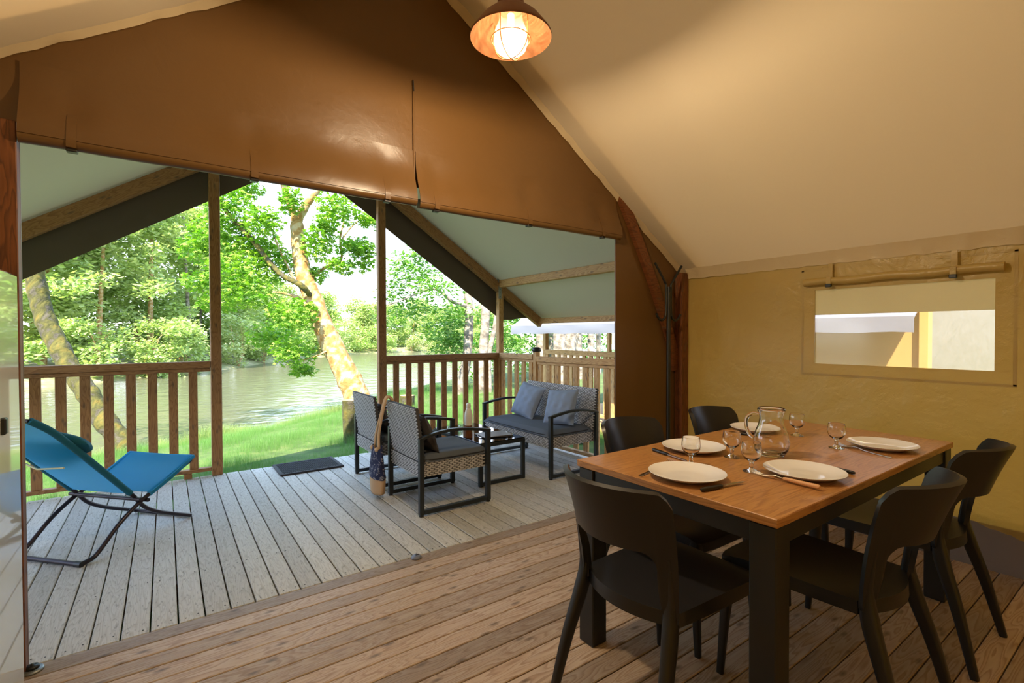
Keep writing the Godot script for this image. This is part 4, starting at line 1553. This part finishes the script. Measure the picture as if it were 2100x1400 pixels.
func build_land() -> void:
	var xs := spread([[-60.0, -12.0, 6.0], [-12.0, 16.0, 0.5], [16.0, 40.0, 2.0], [40.0, 160.0, 12.0]])
	var zs := spread([[-90.0, -30.0, 6.0], [-30.0, -22.0, 1.0], [-22.0, 0.0, 0.5], [0.0, 40.0, 5.0]])
	var P := []
	for x in xs:
		var row := []
		for z in zs:
			row.append(V(x, ground_y(x, z), z))
		P.append(row)
	var m := MB.new()
	m.grid(P, false, false, true)
	tag(put("ground", m, M.soil), "grassy river bank ground around the tent", "ground", "", "structure")
	P = []
	for x in spread([[-120.0, -24.0, 12.0], [-24.0, 50.0, 1.5], [50.0, 200.0, 15.0]]):
		var row := []
		var zf := line_at(FAR, x)
		for d in [-3.0, -1.0, 0.0, 0.6, 1.5, 3.0, 6.0, 12.0, 30.0, 80.0]:
			row.append(V(x, far_y(x, zf - d), zf - d))
		P.append(row)
	m = MB.new()
	m.grid(P)
	tag(put("far_bank", m, M.bank_soil), "overgrown far bank across the river", "bank", "", "structure")
	m = MB.new()
	m.face([V(-200, -1.2, 10), V(250, -1.2, 10), V(250, -1.2, -200), V(-200, -1.2, -200)])
	tag(put("river", m, M.river_water), "wide rippled olive-brown river flowing past the bank", "river", "", "structure")
	# grass
	var tuft := MB.new()
	for k in 6:
		var a := k * 2.4
		var b := Basis(Vector3.UP, a)
		var lean := 0.35 + 0.12 * (k % 3)
		var c := b * V(0.012 * (k % 4), 0, 0)
		var p := [c + b * V(0, 0, -0.003), c + b * V(0, 0, 0.003), c + b * V(lean * 0.35, 0.55, 0.0022), c + b * V(lean * 0.35, 0.55, -0.0022), c + b * V(lean, 0.95 - lean * 0.4, 0)]
		tuft.face([p[0], p[1], p[2], p[3]])
		tuft.face([p[3], p[2], p[4]])
	var spots := []
	var cols := []
	var tries := 0
	while spots.size() < 75000 and tries < 400000:
		tries += 1
		var x := rng.randf_range(-3.0, 7.5)
		var z := rng.randf_range(-16.5, -2.5)
		var keep := z < -5.22 or x > 3.65
		if not keep or rng.randf() > clampf(9.0 / (absf(z) + absf(x) * 0.4), 0.2, 1.0):
			continue
		var d := z - line_at(NEAR, x)
		if d < -0.1:
			continue
		var h := rng.randf_range(0.10, 0.23) * (1.9 if d < 1.6 else 1.0) * (0.75 + 0.5 * sin(x * 3.1 + sin(z * 2.3)) * sin(z * 2.7 + x))
		spots.append(Transform3D(Basis(Vector3.UP, rng.randf() * TAU).scaled(V(h * 0.9, h, h * 0.9) * V(1.0, rng.randf_range(0.7, 1.2), 1.0)), V(x, ground_y(x, z) - 0.01, z)))
		var dry := rng.randf() * 0.5 + (0.5 if d < 1.6 else 0.0)
		cols.append(Color(lerpf(0.10, 0.36, dry * dry), lerpf(0.22, 0.36, dry), lerpf(0.03, 0.12, dry)))
	var g := scatter("grass", tuft.mesh(), M.grass_blade, spots, cols, self)
	tag(g, "short bright green grass on the bank between porch and river", "grass", "", "stuff")

func scatter(called: String, mesh: Mesh, mat: Material, spots: Array, cols: Array, parent: Node) -> MultiMeshInstance3D:
	var mm := MultiMesh.new()
	mm.transform_format = MultiMesh.TRANSFORM_3D
	mm.use_colors = true
	mm.mesh = mesh
	mm.instance_count = spots.size()
	for i in spots.size():
		mm.set_instance_transform(i, spots[i])
		mm.set_instance_color(i, cols[i])
	var o := MultiMeshInstance3D.new()
	o.name = numbered(called, parent)
	o.multimesh = mm
	o.material_override = mat
	parent.add_child(o, true)
	o.set_meta("kind", "stuff")
	return o

# ---------------------------------------------------------------- trees
func maple_leaf() -> ArrayMesh:
	var m := MB.new()
	var pts := []
	for i in 11:
		var a := lerpf(-2.5, 2.5, i / 10.0)
		var r := (1.0 if i % 2 == 1 else 0.52) * (1.0 - 0.25 * absf(a) / 2.5)
		pts.append(V(sin(a) * r * 0.5, 0.06 * cos(i * PI) - 0.09 * absf(sin(a)), cos(a) * r * 0.5 + 0.25))
	for i in 10:
		m.face([V(0, 0.03, 0.2), pts[i], pts[i + 1]])
	return m.mesh()

func blade_leaf() -> ArrayMesh:
	var m := MB.new()
	m.face([V(0, 0, 0), V(0.26, -0.06, 0.5), V(0, 0.03, 1.0)])
	m.face([V(0, 0, 0), V(0, 0.03, 1.0), V(-0.26, -0.06, 0.5)])
	return m.mesh()

func leaves_in(c: Vector3, r: Vector3, count: int, size: float, spots: Array, cols: Array, c1: Color, c2: Color, flat := 0.7) -> void:
	for i in count:
		var p := V(rng.randfn(), rng.randfn(), rng.randfn()).normalized() * pow(rng.randf(), 0.45)
		var up := V(rng.randfn() * flat, 1.0, rng.randfn() * flat).normalized()
		var fwd := V(p.x + rng.randfn() * 0.6, rng.randfn() * 0.3 - 0.25, p.z + rng.randfn() * 0.6)
		fwd = (fwd - up * fwd.dot(up)).normalized()
		var s := size * rng.randf_range(0.7, 1.3)
		spots.append(Transform3D(Basis(up.cross(fwd), up, fwd).scaled(Vector3.ONE * s), c + p * r))
		cols.append(c1.lerp(c2, rng.randf()))

func limb(m: MB, pts: Array, r0: float, r1: float, sides := 9, knob := 0.05) -> void:
	var path := curve(pts, 4)
	var rs := []
	for i in path.size():
		rs.append(lerpf(r0, r1, float(i) / (path.size() - 1)) * (1.0 + knob * sin(i * 2.3) + knob * 0.5 * sin(i * 5.1)))
	m.tube(path, rs, sides)

func build_trees() -> void:
	var leaf := maple_leaf()
	var slim := blade_leaf()
	var g1 := Color(0.13, 0.32, 0.03)
	var g2 := Color(0.38, 0.52, 0.08)
	# the leaning maple
	var t := thing("maple_tree", "big pale-barked tree leaning left over the river between the porch posts", "tree", V(4.04, -0.7, -12.43))
	var base: Vector3 = t.position
	var m := MB.new()
	var sh := func(a: Array) -> Array: return a.map(func(p): return p - base)
	limb(m, sh.call([V(4.2, -0.95, -12.3), V(4.04, -0.53, -12.43), V(3.88, -0.03, -12.55), V(3.66, 0.53, -12.72), V(3.32, 1.40, -12.97), V(3.12, 2.09, -13.13), V(2.89, 2.84, -13.30), V(2.80, 3.59, -13.38), V(2.77, 4.15, -13.42)]), 0.36, 0.15, 16)
	put("trunk", m, M.bark_pale, t)
	for b in [[[V(2.77, 4.10, -13.42), V(2.65, 4.59, -13.51), V(2.53, 5.01, -13.60), V(2.44, 5.59, -13.67), V(2.3, 6.8, -13.8)], 0.11, 0.05], [[V(2.77, 4.10, -13.42), V(2.94, 4.52, -13.30), V(3.18, 4.91, -13.14), V(3.51, 5.46, -12.91), V(3.9, 6.6, -12.6)], 0.12, 0.05], [[V(3.05, 1.99, -13.1), V(2.99, 1.93, -12.97), V(2.74, 2.18, -13.15), V(2.53, 2.29, -13.30), V(2.22, 2.35, -13.53)], 0.09, 0.02], [[V(2.95, 2.6, -13.25), V(2.77, 2.5, -13.14), V(2.65, 2.68, -13.22), V(2.40, 3.31, -13.42), V(2.24, 3.80, -13.54)], 0.05, 0.015], [[V(3.05, 2.2, -13.1), V(2.73, 2.48, -12.80), V(2.26, 2.82, -13.14), V(1.76, 3.61, -13.51), V(1.35, 4.15, -13.81), V(1.02, 4.70, -14.05)], 0.075, 0.05], [[V(2.95, 2.55, -13.3), V(3.09, 2.73, -13.40), V(3.45, 3.04, -13.16), V(3.75, 3.23, -12.95), V(3.73, 3.76, -12.97), V(3.88, 4.54, -12.88)], 0.055, 0.02], [[V(3.45, 3.02, -13.15), V(3.60, 2.98, -13.1), V(3.92, 2.94, -12.82)], 0.03, 0.012], [[V(3.74, 3.6, -12.97), V(3.85, 3.86, -13.01), V(4.14, 4.23, -12.81), V(4.45, 4.30, -12.60)], 0.03, 0.012], [[V(3.5, 0.95, -12.8), V(3.18, 0.80, -12.69), V(2.78, 0.62, -12.97)], 0.03, 0.012]]:
		m = MB.new()
		limb(m, sh.call(b[0]), b[1], b[2], 9, 0.08)
		put("branch", m, M.bark_moss if b[1] == 0.075 else M.bark_pale, t)
	var spots := []
	var cols := []
	var cl := [[1.30, 4.44, -13.76, 0.56, 0.56], [1.14, 3.82, -14.39, 0.68, 0.56], [0.72, 3.40, -14.39, 0.50, 0.37], [1.86, 3.58, -13.99, 0.68, 0.68], [2.26, 3.09, -13.73, 0.62, 0.56], [1.35, 2.74, -13.40, 0.68, 0.50], [1.53, 2.27, -13.18, 0.68, 0.37], [1.16, 2.12, -14.85, 0.56, 0.27], [2.55, 4.56, -12.92, 0.27, 0.35], [2.54, 1.76, -12.83, 0.62, 0.43], [2.33, 1.22, -14.28, 0.68, 0.40], [2.60, 0.85, -13.18, 0.56, 0.40], [2.93, 0.36, -13.56, 0.35, 0.17], [3.13, 3.55, -12.86, 0.37, 0.43], [3.37, 4.02, -12.98, 0.31, 0.43], [3.45, 4.34, -12.09, 0.50, 0.47], [3.95, 3.52, -12.56, 0.50, 0.27], [3.15, 2.88, -13.51, 0.43, 0.25], [3.64, 3.00, -12.57, 0.37, 0.22], [4.20, 3.30, -12.56, 0.31, 0.47], [0.84, 2.66, -14.81, 0.50, 0.31], [1.94, 4.02, -13.01, 0.43, 0.37], [1.70, 5.08, -14.39, 0.50, 0.25], [4.29, 4.19, -12.25, 0.37, 0.25], [2.0, 6.6, -13.8, 1.4, 0.9], [3.8, 6.4, -12.8, 1.3, 0.9]]
	for c in cl:
		leaves_in(V(c[0], c[1], c[2]) - base, V(c[3], c[4], c[3]), int(1500 * c[3] * c[4]) + 90, 0.165, spots, cols, g1, g2, 0.55)
	scatter("foliage", leaf, M.leaf, spots, cols, t)
	# the mossy trunk on the left
	t = thing("mossy_tree", "moss-covered tree trunk leaning left behind the left railing", "tree", V(-0.53, -0.95, -10.14))
	base = t.position
	m = MB.new()
	limb(m, [V(-0.42, -1.05, -10.05), V(-0.53, -0.91, -10.14), V(-0.56, -0.61, -10.17), V(-0.68, -0.36, -10.26), V(-0.90, -0.01, -10.42), V(-1.05, 0.32, -10.53), V(-1.20, 0.58, -10.65), V(-1.32, 0.82, -10.74), V(-1.45, 1.14, -10.83), V(-1.59, 1.49, -10.94), V(-1.67, 1.83, -11.00), V(-1.74, 2.29, -11.06), V(-1.80, 2.77, -11.11), V(-1.92, 3.57, -11.22), V(-2.1, 4.6, -11.3)].map(func(p): return p - base), 0.17, 0.12, 14, 0.06)
	put("trunk", m, M.bark_moss, t)
	spots = []
	cols = []
	for k in 14:
		leaves_in(V(-2.1 + rng.randf_range(-2, 1.6), 4.6 + rng.randf_range(-0.5, 2.2), -11.3 + rng.randf_range(-1.5, 1.5)) - base, V(0.9, 0.5, 0.9), 160, 0.15, spots, cols, g1, g2, 0.55)
	leaves_in(V(-1.45, 2.62, -11.0) - base, V(0.25, 0.12, 0.25), 40, 0.12, spots, cols, g1, g2, 0.55)
	scatter("foliage", leaf, M.leaf, spots, cols, t)
	# trees on the near bank to the right
	var rt := [["slim grey trunk with drooping leaves, first behind the right front railing", [V(6.25, -0.6, -11.32), V(6.32, -0.40, -11.30), V(6.40, 0.18, -11.26), V(6.48, 0.63, -11.21), V(6.54, 1.59, -11.18), V(6.53, 2.36, -11.21), V(6.52, 3.39, -11.23), V(6.4, 5.2, -11.3)], 0.15], ["grey rough-barked trunk seen just left of the porch corner post", [V(6.75, -0.6, -10.98), V(6.78, -0.40, -10.98), V(6.83, 0.63, -10.96), V(6.90, 1.85, -10.93), V(6.89, 2.88, -10.96), V(7.0, 5.0, -11)], 0.15], ["thin grey trunk leaning beside the rough-barked one by the corner post", [V(7.0, -0.6, -10.86), V(6.98, -0.40, -10.86), V(6.96, 0.63, -10.89), V(7.08, 1.33, -10.81), V(7.13, 1.85, -10.78), V(7.08, 2.88, -10.84), V(7.4, 4.6, -10.8)], 0.08]]
	var rc := [[4.92, 2.77, -11.28, 0.62, 0.50], [5.33, 2.38, -10.52, 0.68, 0.37], [5.33, 1.98, -11.94, 0.56, 0.37], [4.71, 2.32, -11.71, 0.50, 0.37], [6.07, 1.84, -11.16, 0.50, 0.37], [5.86, 1.34, -11.58, 0.62, 0.37], [6.26, 1.08, -11.60, 0.56, 0.27], [6.19, 0.82, -11.70, 0.62, 0.25], [6.39, 1.57, -11.6, 0.37, 0.50], [5.51, 2.86, -11.72, 0.50, 0.37], [4.59, 1.70, -11.74, 0.37, 0.31], [7.57, 1.33, -10.96, 0.43, 0.37], [7.73, 1.01, -10.84, 0.37, 0.25], [6.41, 1.09, -11.84, 0.37, 0.25], [5.12, 3.45, -10.87, 0.37, 0.37], [4.87, 3.12, -11.17, 0.50, 0.25]]
	for k in 3:
		t = thing("bank_tree", rt[k][0], "tree", V(rt[k][1][1].x, -0.6, rt[k][1][1].z), 0.0, "grey trees on the near bank")
		base = t.position
		m = MB.new()
		limb(m, rt[k][1].map(func(p): return p - base), rt[k][2], rt[k][2] * 0.6, 12, 0.03)
		put("trunk", m, M.bark_grey, t)
		spots = []
		cols = []
		if k == 0:
			m = MB.new()
			limb(m, [V(6.5, 2.0, -11.2), V(5.94, 2.09, -10.97), V(5.59, 2.32, -10.92), V(5.30, 2.39, -10.93), V(5.01, 2.27, -11.03), V(4.67, 2.10, -11.17), V(4.38, 1.98, -11.37)].map(func(p): return p - base), 0.05, 0.015, 8, 0.08)
			put("branch", m, M.bark_grey, t)
			for c in rc:
				leaves_in(V(c[0], c[1], c[2]) - base, V(c[3], c[4], c[3]), int(1500 * c[3] * c[4]) + 50, 0.12, spots, cols, Color(0.13, 0.28, 0.06), Color(0.3, 0.46, 0.15), 0.5)
		for q in 8:
			leaves_in(rt[k][1][-1] - base + V(rng.randf_range(-1.6, 1.6), rng.randf_range(-0.6, 1.4), rng.randf_range(-1.5, 1.5)), V(0.9, 0.5, 0.9), 170, 0.13, spots, cols, Color(0.08, 0.22, 0.04), Color(0.2, 0.38, 0.1), 0.5)
		scatter("foliage", slim, M.leaf, spots, cols, t)
	# the wood beyond the neighbouring tent
	var words := ["first", "second", "third", "fourth", "fifth", "sixth", "seventh", "eighth", "ninth", "tenth", "eleventh", "twelfth", "thirteenth", "fourteenth", "fifteenth", "sixteenth", "seventeenth", "eighteenth", "nineteenth", "twentieth"]
	for k in 7:
		var a: float = [0.060, 0.079, 0.098, 0.118, 0.137, 0.160, 0.178][k]
		var d: float = [15.0, 17.5, 14.5, 15.5, 16.5, 17.0, 18.5][k]
		var p := V(d * (0.5784 + 0.8158 * a), -0.35, d * (-0.8158 + 0.5784 * a))
		t = thing("wood_tree", "pale grey trunk behind the neighbouring tent, %s from the left under its roof edge" % words[k], "tree", p, 0.0, "trunks behind the neighbouring tent")
		m = MB.new()
		limb(m, [V(0, 0, 0), V(0.05 * sin(k * 3.0), 2.0, 0), V(0.2 * sin(k * 2.0), 5.0, 0.1), V(0.3 * sin(k * 1.3), 9.0, 0.2)], [0.19, 0.11, 0.24, 0.24, 0.16, 0.12, 0.1][k], 0.07, 10, 0.03)
		put("trunk", m, M.bark_grey, t)
		spots = []
		cols = []
		for q in 9:
			leaves_in(V(rng.randf_range(-1.8, 1.8), rng.randf_range(5.0, 9.5), rng.randf_range(-1.8, 1.8)), V(1.2, 0.8, 1.2), 150, 0.2, spots, cols, Color(0.06, 0.2, 0.03), Color(0.2, 0.36, 0.08))
		for q in 6:
			leaves_in(V(rng.randf_range(-1.5, 1.5), rng.randf_range(0.3, 3.0), rng.randf_range(1.0, 4.0) * -0.8), V(0.9, 0.6, 0.8), 120, 0.16, spots, cols, Color(0.08, 0.24, 0.03), Color(0.3, 0.46, 0.1))
		scatter("foliage", slim, M.leaf, spots, cols, t)
	# the far bank, left to right
	var far := []
	var x := -20.0
	while x < 52.0:
		var step := lerpf(2.3, 4.2, clampf((x + 10.0) / 40.0, 0.0, 1.0))
		for row in 4:
			var xx := x + rng.randf_range(-0.8, 0.8)
			var dd: float = [0.1, 3.6, 7.5, 12.5][row] + rng.randf_range(-0.5, 1.5)
			var zz := line_at(FAR, xx) - dd
			var tall := lerpf(15.0, 6.8, smoothstep(-1.0, 9.0, xx)) * rng.randf_range(0.85, 1.12)
			far.append([xx, zz, row, tall])
		x += step
	var vis := []
	for f in far:
		var fx: float = f[0]
		var fz: float = f[1]
		var dep := fx * 0.5784 - fz * 0.8158
		var px := 1050.0 + 1002.0 * (fx * 0.8158 + fz * 0.5784) / dep
		if px > -60 and px < 1120:
			f.append(px)
			vis.append(f)
	vis.sort_custom(func(p, q): return p[4] < q[4])
	var counts := [0, 0, 0, 0]
	for f in vis:
		var row: int = f[2]
		var nth: String = "%d" % (counts[row] + 1)
		nth = words[counts[row]] if counts[row] < 20 else "number " + nth
		counts[row] += 1
		var p := V(f[0], far_y(f[0], f[1]) - 0.1, f[1])
		var tall: float = f[3] if row else f[3] * 0.0 + rng.randf_range(2.2, 4.2)
		var pale := rng.randf()
		var c1 := Color(0.26, 0.38, 0.10).lerp(Color(0.42, 0.50, 0.22), pale)  # far leaf colours lifted pale to stand in for haze over the river
		var c2 := Color(0.46, 0.60, 0.19).lerp(Color(0.66, 0.70, 0.38), pale)
		var what: String = ["low bush at the water's edge on the far bank", "pale green tree in the front row across the river", "tree in the middle row across the river", "tree in the back row across the river"][row]
		t = thing(["river_bush", "river_tree", "river_tree", "river_tree"][row], "%s, %s from the left" % [what, nth], ["bush", "tree", "tree", "tree"][row], p, 0.0, ["bushes along the far bank", "front trees across the river", "middle trees across the river", "back trees across the river"][row])
		m = MB.new()
		var lx := rng.randf_range(-0.8, 0.8)
		if row:
			limb(m, [V(0, 0, 0), V(lx * 0.3, tall * 0.3, 0), V(lx, tall * 0.85, 0.3)], tall * 0.011 + 0.03, 0.04, 7, 0.05)
			put("trunk", m, M.bark_pale if pale > 0.4 else M.bark_grey, t)
		else:
			for q in 4:
				limb(m, [V(0, 0, 0), V(rng.randf_range(-0.5, 0.5), tall * 0.4, rng.randf_range(-0.3, 0.3)), V(rng.randf_range(-1.0, 1.0), tall * 0.8, rng.randf_range(-0.5, 0.5))], 0.05, 0.015, 5, 0.03)
			put("stem", m, M.bark_pale, t)
		spots = []
		cols = []
		var blobs := int(tall * 2.4) + 9
		for q in blobs:
			var fy := rng.randf_range(0.06, 1.0) if row else rng.randf_range(0.1, 0.95)
			var wide: float = (tall * 0.19 * sin(PI * clampf(0.2 + fy * 0.78, 0, 1)) + 0.4) if row else 1.3
			var ang := rng.randf() * TAU
			var rad := wide * sqrt(rng.randf())
			leaves_in(V(cos(ang) * rad + lx * fy, fy * tall, sin(ang) * rad * 0.9), V(0.95, 0.6, 0.95) * (1.0 if row else 0.8), 150 if row else 130, 0.34 if row else 0.26, spots, cols, c1, c2, 0.6)
		scatter("foliage", slim, M.far_leaf, spots, cols, t)
